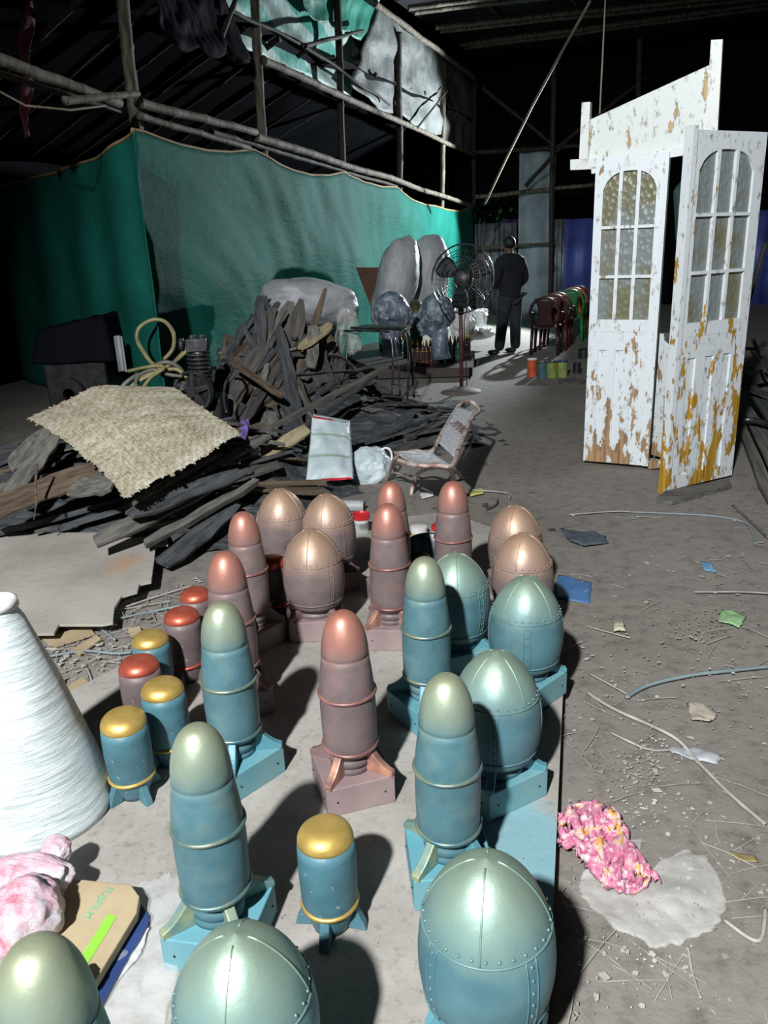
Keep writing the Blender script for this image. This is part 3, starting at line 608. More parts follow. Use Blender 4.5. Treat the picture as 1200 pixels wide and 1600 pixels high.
# pink film wrapped lumps
m, nt, b = newmat('pink rag under white film'); v = texco(nt); nt.links.new(ramp(nt, nz(nt, v, 16, 8, .72), [(.36, srgb(224, 128, 148)), (.46, srgb(232, 190, 204)), (.60, srgb(222, 214, 222))]), b.inputs['Base Color']); b.inputs['Roughness'].default_value = .28
addbump(nt, b, nz(nt, texco(nt, (1, 2.5, 1.5)), 26, 8, .75), .9, .012); mt['pink'] = m
def lump(u, v, z, r, label, seed, sq=.8, sub=3):
    g = G(u, v, z); bm = bmesh.new(); bmesh.ops.create_icosphere(bm, subdivisions=5, radius=1)
    for w in bm.verts:
        p = w.co.copy(); k = 1+.14*noise.noise(p*2.2+Vector((seed, 0, 0)))+.05*noise.noise(p*7+Vector((seed, 3, 0)))
        w.co = Vector((p.x*r[0]*k, p.y*r[1]*k, p.z*r[2]*k))
    me = bpy.data.meshes.new('pink_bundle'); bm.to_mesh(me); bm.free(); me.shade_smooth(); me.materials.append(mt['pink'])
    o = bpy.data.objects.new('pink_wrapped_bundle', me); C.objects.link(o); o.location = g; return tag(o, label, 'wrapped bundle')
lump(38, 1432, PZ+.09, (.082, .082, .085), 'large round pink film-wrapped bundle beside the cardboard box', 1)
lump(40, 1370, PZ+.09, (.105, .055, .05), 'long pink film-wrapped bundle lying above the round one', 4)
lump(88, 1328, PZ+.10, (.034, .034, .034), 'small pink wrapped ball knotted at the top of the bundles', 7)
lump(121, 1530, PZ+.075, (.024, .026, .030), 'small pale pink wrapped ball on the cardboard box', 9)
lump(131, 1588, PZ+.02, (.012, .018, .014), 'tiny pale wrapped ball at the bottom beside the navy folder', 11)
# ------------------------------------------------------------------ CEMENT SHEET, MAT
z = .09
sl = [(-260, 832), (262, 832), (262, 850), (243, 852), (241, 873), (236, 908), (218, 912), (214, 924), (190, 931), (178, 950), (176, 972), (160, 975), (92, 975), (84, 989), (30, 990), (-260, 990)]
pts = [G(u, v, z-.03*(v-832)/160) for u, v in sl]
m, nt, b = newmat('stained cement sheet'); v = texco(nt)
c1 = ramp(nt, nz(nt, v, 2.6, 8, .6), [(.3, srgb(136, 131, 122)), (.65, srgb(178, 174, 166))]); c2 = ramp(nt, nz(nt, v, 60, 5), [(.27, srgb(98, 94, 86)), (.4, srgb(178, 175, 168))])
gs = G(193, 878, .09); mp = nd(nt, 'ShaderNodeMapping'); tc = nd(nt, 'ShaderNodeTexCoord'); nt.links.new(tc.outputs['Object'], mp.inputs[0]); mp.inputs['Location'].default_value = (-gs.x*9, -gs.y*7, 0); mp.inputs['Scale'].default_value = (9, 7, 0)
ln = nd(nt, 'ShaderNodeVectorMath', operation='LENGTH'); nt.links.new(mp.outputs[0], ln.inputs[0]); sm = nd(nt, 'ShaderNodeMath', operation='ADD'); nt.links.new(ln.outputs['Value'], sm.inputs[0]); nt.links.new(nz(nt, v, 9), sm.inputs[1])
r2 = nd(nt, 'ShaderNodeMapRange'); r2.inputs[1].default_value = .6; r2.inputs[2].default_value = 1.5; r2.inputs[3].default_value = .6; r2.inputs[4].default_value = 0; nt.links.new(sm.outputs[0], r2.inputs[0])
nt.links.new(mixc(nt, r2.outputs[0], mixc(nt, .35, c1, c2), srgb(186, 142, 98)), b.inputs['Base Color']); b.inputs['Roughness'].default_value = .55; addbump(nt, b, nz(nt, v, 24, 7), .4, .006); mt['cement'] = m
o = MB().prism([tuple(p) for p in pts], (0, 0, -.012)).build('cement_sheet', 'cement'); tag(o, 'large broken grey cement sheet lying left of the shell props', 'cement sheet')
# woven mat
cn = {'L': G(42, 655, .50), 'T': G(268, 606, .62), 'R': G(375, 680, .52), 'B': G(195, 778, .42)}
def matp(s, t): # s along L->T / B->R, t from L->B side
    p = cn['L'].lerp(cn['T'], s).lerp(cn['B'].lerp(cn['R'], s), t)
    e1 = .10*math.sin(PI*t)*(1-s)**2; pull = Vector((.055*math.sin(PI*t)*max(0, 1-s)**1.5, .02, 0))
    return p+pull+Vector((0, 0, .05*math.sin(PI*s)*math.sin(PI*t)+.09*math.sin(PI*s)*(1-t)**2+.03*noise.noise(Vector((s*3, t*3, 4)))))
m, nt, b = newmat('split bamboo weave'); v = texco(nt); nt.links.new(ramp(nt, nz(nt, v, 5, 9, .75), [(.3, srgb(142, 132, 112)), (.48, srgb(184, 178, 158)), (.66, srgb(204, 200, 182))]), b.inputs['Base Color']); b.inputs['Roughness'].default_value = .7
addbump(nt, b, nz(nt, texco(nt, (2, 2, 2)), 60, 5), .4, .004); mt['weave'] = m
shade = []; wm = MB(); NS = 60; rr = random.Random(3)
for fam in (0, 1):
    for i in range(NS):
        c = (i+.5)/NS+rr.uniform(-.22, .22)/NS; sft = rr.randrange(4); w = rr.uniform(.34, .56)/NS; n = NS*2
        e0 = -abs(rr.gauss(0, .010)); e1 = 1+abs(rr.gauss(0, .010)); pv = []
        for k in range(n+1):
            t = lerp(e0, e1, k/n); cell = int(t*NS); ph = ((cell+i+(sft if sft == 3 else 0)) // 2) % 2
            hgt = .0015*(1 if (ph == 0) == (fam == 0) else -1)
            for d in (-w, w):
                p = matp(t, c+d) if fam == 0 else matp(c+d, t)
                pv.append(p+Vector((0, 0, hgt))-cn['B'])
        wm.add(pv, [(2*k, 2*k+1, 2*k+3, 2*k+2) for k in range(n)]); shade += [rr.choice((0, 0, 1, 2)) if k % 9 else 1 for k in range(n)] if rr.random() < .5 else [rr.choice((0, 1, 2))]*n
o = wm.build('woven_bamboo_mat', 'weave', solid=.0015); o.location = cn['B']
o.data.materials.append(M('dark bamboo splint', srgb(190, 180, 152), .7, 0, srgb(158, 146, 120), 7)); o.data.materials.append(M('bleached bamboo splint', srgb(216, 212, 196), .7, 0, srgb(184, 176, 152), 7))
for p_, sh_i in zip(o.data.polygons, shade): p_.material_index = sh_i; tag(o, 'woven split bamboo mat draped over the near woodpile', 'woven mat')
# ------------------------------------------------------------------ WOODPILES
def hA(x, y): return .84*math.exp(-((x+.80)/.62)**2-((y-7.15)/.75)**2)+.50*math.exp(-((x+1.25)/.6)**2-((y-7.0)/.7)**2)*.5+.26*math.exp(-((x-.05)/.62)**2-((y-6.5)/.55)**2)
def hB(x, y): return .42*math.exp(-((x+1.75)/1.2)**4-((y-4.9)/.75)**2)+.22*math.exp(-((x+.85)/.45)**2-((y-5.0)/.6)**2)
def hh(x, y): return max(hA(x, y), hB(x, y))
rub = MB().grid(lambda s, t: (lambda x, y: Vector((x, y, hh(x, y)*.72-.03+.05*noise.noise(Vector((x*9, y*9, 0))))))(lerp(-3.8, 1.0, s), lerp(3.9, 8.6, t)), 110, 110).build('wood_rubble', 'wood_slate', smooth=False)
tag(rub, 'packed dark rubble of broken wood under the loose planks', 'wood rubble', kind='stuff')
pv_cache = {}
def plank_mesh(kind, var, mat):
    key = (kind, var, mat)
    if key in pv_cache: return pv_cache[key]
    r = random.Random(hash(kind) % 97+var*31 if False else var*31+7); w = {0: .10, 1: .055, 2: .15, 3: .032}[kind]; th = {0: .018, 1: .03, 2: .014, 3: .02}[kind]
    n = 7; top = []; bot = []
    pts = []
    for i in range(n):
        t = i/(n-1)-.5; ww = w*(1+r.uniform(-.12, .12)); 
        if i in (0, n-1): ww *= r.uniform(.25, .85)
        jit = r.uniform(-.03, .03)*(1 if i in (0, n-1) else .1); off = r.uniform(-.006, .006)+.012*math.sin(t*3+var)
        pts.append([(t+jit*.6, off-ww/2), (t-jit*.6, off+ww/2)])
    mb = MB(); vs_ = []
    for a, b in pts:
        for z in (-th/2, th/2):
            vs_ += [Vector((a[0], a[1], z+r.uniform(-.003, .003))), Vector((b[0], b[1], z+r.uniform(-.003, .003)))]
    fs = [(0, 1, 3, 2)]
    for i in range(n-1):
        o_ = i*4; fs += [(o_, o_+4, o_+5, o_+1), (o_+2, o_+3, o_+7, o_+6), (o_, o_+2, o_+6, o_+4), (o_+1, o_+5, o_+7, o_+3)]
    e = (n-1)*4; fs.append((e, e+2, e+3, e+1)); mb.add(vs_, fs)
    pv_cache[key] = mb.build('broken_plank', mat, mesh_only=True); return pv_cache[key]
def plank(a, b, kind=0, mat='wood_dark', label='', group=None, roll=0, var=None, name='broken_plank'):
    a = Vector(a); b = Vector(b); d = b-a; L = d.length; var = random.randrange(7) if var is None else var
    o = bpy.data.objects.new(name, plank_mesh(kind, var, mat)); C.objects.link(o)
    x = d.normalized(); y = Vector((0, 0, 1)).cross(x); y = y.normalized() if y.length > 1e-4 else Vector((0, 1, 0)); zz = x.cross(y)
    R3 = Matrix((x, y, zz)).transposed()@Matrix.Rotation(roll, 3, 'X'); o.matrix_world = Matrix.Translation((a+b)/2)@R3.to_4x4(); o.scale = (L, 1, 1)
    return tag(o, label, 'broken plank', group)
mats = ['wood_dark', 'wood_dark', 'wood_grey', 'wood_slate', 'wood_slate', 'wood_slate', 'wood_brown']
gA = 'broken planks in the tall dark heap'; gB = 'broken planks of the near woodpile under the mat'; gC = 'broken planks lying low in front of the chair'
R = random.Random(11)
WN = {0: 'plank', 1: 'batten', 2: 'wide board', 3: 'thin lath'}; CN = {'wood_dark': 'dark brown', 'wood_grey': 'pale grey', 'wood_slate': 'slate grey', 'wood_brown': 'tan brown'}
def pick(kinds, ms, where, x, xs, z, zs, zw=('lower', 'upper')):
    k = R.choice(kinds); m_ = R.choice(ms); l = 'broken %s %s in the %s %s of the %s' % (CN[m_], WN[k], zw[z > zs], 'right' if x > xs else 'left', where)
    return k, m_, l, l.replace('broken ', '')+' group'
for k in range(132):
    x = R.gauss(-.82, .46); y = R.gauss(6.95, .45); 
    if x > .1: x = R.uniform(-1.4, 0)
    side = x+.8; az = R.gauss(1.1, .45) if R.random() < .75 else R.uniform(0, PI); L = R.uniform(.25, .7)
    d = Vector((math.cos(az), math.sin(az), 0))*L/2; tilt = R.gauss(0, .1)
    a = Vector((x, y, 0))-d; b = Vector((x, y, 0))+d
    a.z = hh(a.x, a.y)*R.uniform(.78, 1.0)+.03-tilt*.5; b.z = hh(b.x, b.y)*R.uniform(.85, 1.08)+.04+tilt*.5
    a.z = max(a.z, .02); b.z = max(b.z, .02)
    plank(a, b, *pick((0, 0, 1, 1, 2, 3), mats, 'tall heap', x, -.8, (a.z+b.z)/2, .45), R.uniform(-.6, .6))
for k in range(104):
    x = R.uniform(-3.1, -.75); y = R.gauss(4.75, .42); az = R.gauss(.42, .22) if R.random() < .85 else R.uniform(0, PI); L = R.uniform(.35, 1.1)
    if y < 4.35: az = R.gauss(.35, .15)
    d = Vector((math.cos(az), math.sin(az), 0))*L/2; a = Vector((x, y, 0))-d; b = Vector((x, y, 0))+d
    a.z = max(hh(a.x, a.y)*R.uniform(.8, 1.0)+.02, .02); b.z = max(hh(b.x, b.y)*R.uniform(.8, 1.02)+.02, .02)
    plank(a, b, *pick((0, 0, 1, 2, 3), mats, 'near woodpile', x, -1.8, (a.z+b.z)/2, .22), R.uniform(-.4, .4))
for k in range(46):
    u = R.uniform(560, 705); v_ = R.uniform(625, 705); 
    if v_ > 668 and u < 600: continue
    g = G(u, v_); az = R.gauss(.75, .22); L = R.uniform(.3, .7); d = Vector((math.cos(az), math.sin(az), 0))*L/2
    a = g-d; b = g+d; a.z = .03+hA(a.x, a.y)*.8*R.uniform(.6, 1); b.z = .03+hA(b.x, b.y)*.8*R.uniform(.8, 1.1)
    plank(a, b, *pick((0, 0, 1, 2), ['wood_slate', 'wood_dark', 'wood_slate'], 'low scatter by the chair', g.x, .1, g.y, 6.1, ('nearer', 'farther')), R.uniform(-.3, .3))
# distinct boards
plank(P(428, 655, 6.6), P(473, 468, 6.75), 2, 'wood_dark', 'long dark board standing upright out of the heap toward the white sack', roll=.3, var=1)
plank(P(446, 655, 6.5), P(508, 452, 6.8), 1, 'wood_brown', 'thin brown batten crossing the white sack behind the heap', roll=.2, var=2)
plank(P(395, 545, 6.9), P(410, 480, 7.0), 1, 'wood_slate', 'short dark stake poking up at the left of the heap', var=3)
plank(P(420, 560, 6.8), P(432, 490, 6.9), 0, 'wood_grey', 'short grey board upright beside the stake', var=4, roll=.4)
plank(P(484, 575, 6.4), P(490, 510, 6.5), 0, 'wood_grey', 'grey wedge shaped board leaning at the heap top right', var=5, roll=.3)
plank(P(515, 505, 6.6), P(470, 545, 6.4), 2, 'wood_pale', 'pale torn board at the top right of the heap', var=2)
plank(P(370, 540, 7.0), P(340, 552, 7.0), 2, 'wood_pale', 'pale yellowish scrap at the top left of the heap', var=6)
plank(P(362, 565, 6.2), P(440, 620, 6.0), 1, 'wood_brown', 'light brown stick lying diagonally across the heap face', var=1)
plank(P(450, 690, 5.6), P(580, 590, 6.3), 1, 'wood_slate', 'long dark batten sloping up right from the sack to the table frame', var=2)
plank(P(420, 672, 5.5), P(600, 575, 6.5), 1, 'wood_grey', 'longest grey batten sloping up to the right across the heap', var=3)
plank(P(388, 722, 4.9), P(483, 672, 5.2), 0, 'wood_pale', 'pale plywood strip pointing at the white flattened bag', roll=.35, var=0)
plank(P(348, 720, 4.75), P(405, 705, 4.95), 2, 'wood_grey', 'grey board lying at the left end of the pale plywood strip', var=1)
plank(P(-40, 800, 3.95), P(150, 738, 4.3), 2, 'wood_brown', 'long tan beam crossing the near woodpile on the left', roll=.5, var=0)
plank(P(112, 762, 4.15), P(178, 755, 4.1), 2, 'wood_grey', 'short blue grey board under the near corner of the mat', roll=.4, var=5)
plank(P(205, 808, 3.9), P(375, 735, 4.4), 0, 'wood_slate', 'grey plank directly below the mat shadow', roll=.5, var=3)
plank(P(150, 848, 3.85), P(345, 745, 4.4), 0, 'wood_grey', 'wide grey plank sloping up right above the cement sheet', roll=.5, var=4)
plank(P(225, 850, 3.95), P(400, 752, 4.5), 1, 'wood_grey', 'lower grey plank sloping up right toward the brown eggs', roll=.3, var=5)
plank(P(250, 880, 3.9), P(372, 790, 4.4), 0, 'wood_slate', 'lowest grey plank left of the back brown shell', roll=.4, var=6)
plank(P(20, 735, 4.3), P(72, 672, 4.6), 0, 'wood_grey', 'grey board near the left corner of the mat', roll=.3, var=2)
plank(P(10, 770, 4.15), P(90, 682, 4.5), 0, 'wood_grey', 'long grey board parallel to the left edge of the mat', roll=.3, var=6)
tw = [P(58, 725, 4.0), P(55, 760, 3.98), P(57, 785, 3.97), P(53, 812, 3.98)]
tag(MB().tube(tw, [.006, .007, .005, .004], 6).build('twig', 'wood_brown', smooth=True), 'thin brown twig hanging down over the near woodpile', 'twig')
pc = crumple([(372, 668), (384, 660), (392, 672), (384, 692), (376, 688)], .42, 'purple_cloth', 'small crumpled purple cloth at the right corner of the mat', 'cloth', M('purple rag', srgb(112, 90, 160), .7), .04, 3, 12)
# ------------------------------------------------------------------ COMPRESSOR, HOSES, left junk
cl = P(318, 625, 6.0); cp = thing('air_compressor', 'grey air compressor with ribbed cylinder and spoked flywheel', 'air compressor', (cl.x, cl.y, 0))
zc = lambda v, u=318: P(u, v, 6.0).z
z0 = zc(620); z1 = zc(585); z2 = zc(558); z3 = zc(545)
MB().box((.0, .05, z0*.5), (.30, .3, z0)).build('crankcase', 'dark', cp, bevel=.02)
MB().lathe([(.09, z0-.02), (.085, z1-.02), (.065, z1)], 20).build('pump_block', 'iron', cp, smooth=True)
cy = MB(); zz = z1
pr = [(.05, z1-.01)]
for i in range(6):
    a = z1+(z3-z1)*i/6; dzz = (z3-z1)/6; pr += [(.055, a), (.088, a+.004), (.088, a+dzz*.45), (.055, a+dzz*.5)]
pr.append((.05, z3)); cy.lathe(pr, 24); cy.build('ribbed_cylinder', 'iron', cp)
hd = MB(); hd.box((0, 0, z3+.045), (.15, .12, .09)); hd.lathe([(.02, z3+.085), (.022, z3+.115), (.001, z3+.118)], 10, (-.035, 0, 0)); hd.lathe([(.02, z3+.085), (.022, z3+.115), (.001, z3+.118)], 10, (.035, 0, 0))
hd.build('cylinder_head', 'iron', cp, bevel=.006)
MB().lathe([(.001, 0), (.045, 0), (.048, .01), (.045, .03), (.02, .035), (.001, .035)], 18, (-.1, 0, z3+.05), m=Matrix.Rotation(-PI/2, 4, 'Y')).build('air_filter', 'iron', cp, smooth=True)
fw = MB(); Rf = Matrix.Rotation(PI/2, 4, 'X'); Rq = Matrix.Rotation(-.35, 4, 'Z')@Rf; fc = P(302, 612, 5.8); fc = Vector((fc.x-cl.x, fc.y-cl.y, fc.z))
fw.lathe([(.135, -.02), (.155, -.022), (.155, .022), (.135, .02), (.135, -.02)], 36, fc, m=Rq)
for k in range(5):
    a = k*2*PI/5+.3; p0 = Rq@Vector((.02*math.cos(a), .02*math.sin(a), 0)); p1 = Rq@Vector((.14*math.cos(a), .14*math.sin(a), 0)); fw.tube([fc+p0, fc+p1], [.026, .018], 6)
fw.lathe([(.001, -.03), (.035, -.03), (.035, .03), (.001, .03)], 16, fc, m=Rq); fw.build('flywheel', 'iron', cp, auto=40)
pipe = [P(342, 563, 6.0), P(355, 565, 5.98), P(362, 580, 5.95), P(352, 600, 5.9), P(350, 625, 5.85), P(354, 645, 5.8)]
def smooth_path(pts, n=8):
    out = []; N = len(pts)
    for i in range(N-1):
        p0 = pts[max(i-1, 0)]; p1 = pts[i]; p2 = pts[i+1]; p3 = pts[min(i+2, N-1)]
        for k in range(n):
            t = k/n; out.append(.5*((2*p1)+(-p0+p2)*t+(2*p0-5*p1+4*p2-p3)*t*t+(-p0+3*p1-3*p2+p3)*t**3))
    out.append(pts[-1]); return out
MB().tube([p-Vector((cl.x, cl.y, 0)) for p in smooth_path(pipe)], .011, 8).build('copper_pipe', 'steel', cp, smooth=True).name = 'delivery_pipe'
mt['hose_y'] = M('yellowed rubber hose', srgb(150, 144, 96), .5, 0, srgb(120, 116, 84), 9); mt['hose_g'] = M('grey rubber hose', srgb(118, 116, 104), .5, 0, srgb(86, 84, 76), 9)
def hose(pix, r, mat, label):
    return tag(MB().tube(smooth_path([P(*p) for p in pix]), r, 8).build('air_hose', mat, smooth=True), label, 'hose')
hose([(256, 562, 6.2), (270, 545, 6.2), (271, 522, 6.25), (258, 503, 6.3), (238, 500, 6.3), (218, 512, 6.3), (214, 530, 6.3), (224, 550, 6.25), (236, 566, 6.2), (250, 575, 6.1)], .016, 'hose_y', 'pale hose standing up in a big loop before the tarpaulin')
hose([(215, 590, 6.1), (262, 572, 6.1), (285, 555, 6.15), (302, 536, 6.2), (303, 531, 6.2), (298, 534, 6.25), (285, 552, 6.2), (270, 568, 6.15)], .014, 'hose_y', 'yellow hose doubled back toward the compressor')
hose([(180, 625, 5.8), (195, 600, 5.8), (225, 580, 5.85), (258, 566, 5.9), (280, 575, 5.9), (288, 592, 5.85), (284, 610, 5.8)], .017, 'hose_g', 'grey hose arching right over the coil')
hose([(192, 622, 5.7), (210, 600, 5.7), (245, 582, 5.75), (275, 577, 5.8), (292, 590, 5.8)], .015, 'hose_y', 'yellow hose across the middle of the coil')
hose([(218, 612, 5.65), (212, 600, 5.65), (218, 586, 5.7), (240, 578, 5.75), (262, 585, 5.75), (285, 588, 5.75)], .014, 'hose_g', 'grey hose curling at the left of the coil')
hose([(222, 608, 5.6), (236, 590, 5.65), (256, 575, 5.7), (240, 572, 5.75), (200, 580, 5.8)], .013, 'hose_y', 'short yellow hose end pointing left')
# dark covered engine at left
en = P(130, 560, 7.0); eg = thing('covered_engine', 'dark engine under a black cover in the shadow at the left', 'engine', (en.x, en.y, 0))
w_ = .62; mb = MB(); zt = P(130, 490, 7.0).z; zm = P(130, 560, 7.0).z
mb.grid(lambda s, t: Vector(((s-.5)*w_*(1.15-.25*t), -.28+.1*t+.02*noise.noise(Vector((s*5, t*5, 0))), lerp(zm, zt, t)-.10*(1-s)*t)), 14, 10)
mb.grid(lambda s, t: Vector(((s-.5)*w_*.9, -.18+.5*t, zt-.10*(1-s)+.02*noise.noise(Vector((s*5, t*5, 1))))), 14, 10)
mb.grid(lambda s, t: Vector((w_*.575-.12*t*w_, -.28+.1*t+.5*s, lerp(zm, zt, t))), 10, 10)
mb.build('cover', 'blacktarp', eg, smooth=True, solid=.006)
MB().box((0, 0, zm*.5+.1), (w_*.85, .5, zm-.15)).build('engine_block', 'dark', eg, bevel=.02)
MB().lathe([(.05, -.03), (.13, -.03), (.13, .03), (.05, .03), (.05, -.03)], 24, (-.05, -.3, zm*.6), m=Matrix.Rotation(PI/2, 4, 'X')).build('pulley', 'dark', eg, auto=40)
MB().grid(lambda s, t: Vector((.36+.08*s, -.2+.04*math.sin(s*5), lerp(zm-.1, zm+.2, t))), 6, 6).build('grey_flap', 'sack', eg, solid=.004)
o = MB().prism([P(-40, 362, 10.5), P(32, 358, 10.5), P(34, 430, 10.5), P(8, 452, 10.5), P(-40, 455, 10.5)], (0, .02, 0)).build('hardboard_sheet', M('dusty grey board', srgb(120, 118, 112), .8)); tag(o, 'dusty grey panel on the tarpaulin at the far left edge', 'panel')
# ------------------------------------------------------------------ SACKS
def blob(name, c, rad, label, cat, mat, seed, rot=(0, 0, 0), p=2.6, ears=True, amp=.07, ratio=1):
    bm = bmesh.new(); bmesh.ops.create_icosphere(bm, subdivisions=5, radius=1)
    for w in bm.verts:
        q = w.co; k = (abs(q.x)**p+abs(q.y)**p+abs(q.z)**p)**(-1/p); q = q*k
        k2 = 1+amp*noise.noise(q*1.7+Vector((seed, 0, 0)))*1.6+amp*.5*noise.noise(q*5+Vector((seed, 0, 0)))
        e_ = abs(q.x)**6*(abs(q.z))*.0
        w.co = Vector((q.x*rad[0]*k2, q.y*rad[1]*k2*(1-.45*abs(q.x)**5), q.z*rad[2]*k2))
    me = bpy.data.meshes.new(name); bm.to_mesh(me); bm.free(); me.shade_smooth(); me.materials.append(mt[mat])
    o = bpy.data.objects.new(name, me); C.objects.link(o); o.location = c; o.rotation_euler = rot; return tag(o, label, cat)
blob('stuffed_sack', P(482, 473, 8.2), (.50, .3, .235), 'bulging white sack lying on its side behind the tall woodpile', 'sack', 'sack', 1, (0, D(7), .25))
blob('stuffed_sack', P(432, 515, 8.1), (.28, .25, .25), 'smaller white sack peeping out below the lying sack, left', 'sack', 'sack', 3, (0, 0, 0))
blob('stuffed_sack', P(618, 447, 10.5), (.62, .24, .265), 'left of two white sacks standing against the tarpaulin', 'sack', 'sack', 5, (0, D(-74), .1))
blob('stuffed_sack', P(668, 445, 11.0), (.62, .24, .275), 'right of two white sacks standing against the tarpaulin, behind the fan', 'sack', 'sack', 7, (0, D(-84), .1))
blob('plastic_bag', P(544, 520, 8.0), (.12, .10, .24), 'crumpled clear white plastic hanging below the lying sack', 'plastic bag', 'milky', 9, (0, 0, 0), 2.2, amp=.22)
o = MB().prism([VP(u, v, (-2, 10.4), (2, 11.4)) for u, v in [(556, 418), (592, 418), (596, 440), (640, 530), (600, 535)]], (.02, .04, 0)).build('brown_board', M('brown hardboard', srgb(92, 60, 46), .7)); tag(o, 'brown board leaning on the tarpaulin left of the standing sacks', 'board')
# flattened poly sack and bag near chair
def flat_sack():
    q = [P(488, 650, 5.3), P(546, 660, 5.35), P(553, 748, 5.05), P(478, 752, 4.95)]; c = sum(q, Vector())/4; c.z = 0
    root = thing('woven_plastic_sack', 'flat white woven sack with pale green bands and red hems', 'sack', c)
    def fn(s, t, off=0):
        p = q[3].lerp(q[2], s).lerp(q[0].lerp(q[1], s), t); n = Vector((0, -1, .45)).normalized()
        return p+n*(.05*max(0, math.sin(PI*s))**.6*max(0, math.sin(PI*t))**.5+.02*noise.noise(Vector((s*4, t*4, 2))))-c+n*off
    MB().grid(fn, 24, 30).build('sack_front', 'polysack', root, smooth=True, solid=.004)
    MB().grid(lambda s, t: fn(s, t)*1+Vector((0, .07+.06*math.sin(PI*s)*math.sin(PI*t), 0)), 16, 16).build('sack_back', 'polysack', root, smooth=True, solid=.004)
    for t0 in (.34, .68):
        MB().grid(lambda s, t: fn(s, t0+.035*t+.02*math.sin(s*3), .004), 24, 2).build('green_stripe', 'green_band', root, smooth=True)
    MB().grid(lambda s, t: fn(lerp(.02, .55, s), .97+.03*t, .005), 12, 2).build('red_hem', 'red', root); MB().grid(lambda s, t: fn(lerp(.3, .95, s), -.01+.03*t, .005), 12, 2).build('red_hem', 'red', root)
flat_sack()
sb = thing('shopping_sack', 'rounded pale plastic bag with a strap handle next to the flat sack', 'bag', (P(578, 745, 5.35).x, P(578, 745, 5.35).y, 0))
ct = P(578, 728, 5.4); bm = bmesh.new(); bmesh.ops.create_icosphere(bm, subdivisions=5, radius=1)
for w in bm.verts:
    q = w.co.copy(); k = 1+.12*noise.noise(q*2.3)+.05*noise.noise(q*8); w.co = Vector((q.x*.155*k, q.y*.13*k, q.z*.15*k+(ct.z-0)))
me = bpy.data.meshes.new('bag_body'); bm.to_mesh(me); bm.free(); me.shade_smooth(); me.materials.append(mt['polysack']); o = bpy.data.objects.new('bag_body', me); C.objects.link(o); o.parent = sb
hp = [P(u, v, 5.3)-sb.location for u, v in [(594, 722), (597, 704), (604, 700), (611, 706), (612, 722), (606, 735)]]
MB().tube(smooth_path([Vector(p) for p in hp]), .008, 6).build('handle', 'white', sb, smooth=True)
# ------------------------------------------------------------------ DOORS
gA_ = G(911, 724); gB_ = G(1004, 732); gC_ = G(1044, 771); gD_ = G(1143, 747)
DR = thing('salvaged_door_set', 'salvaged white panelled doors with arched glazing and slanted header board', 'door set', gA_)
m_left = m_peel('white paint flaking to tan wood', srgb(214, 222, 226), srgb(176, 142, 104), 0.1, 1.25, .54, 0)
m_right = m_peel('white paint flaking to ochre wood', srgb(214, 222, 226), srgb(196, 150, 52), 0.1, 1.2, .525, 4)
m_head = m_peel('white paint on header board', srgb(206, 214, 212), srgb(190, 160, 100), -2, -1, .475, 9)
m, nt, b = newmat('hammered glass'); b.inputs['Roughness'].default_value = .34; b.inputs['Alpha'].default_value = .8; b.inputs['Specular IOR Level'].default_value = .45
vo = nd(nt, 'ShaderNodeTexVoronoi'); vo.inputs['Scale'].default_value = 34; nt.links.new(texco(nt, (1, 1, .75)), vo.inputs['Vector']); addbump(nt, b, vo.outputs['Distance'], .45, .012)
nt.links.new(ramp(nt, nz(nt, texco(nt), 4, 4), [(.4, srgb(122, 122, 96)), (.52, srgb(134, 142, 142))]), b.inputs['Base Color']); mt['glass'] = m
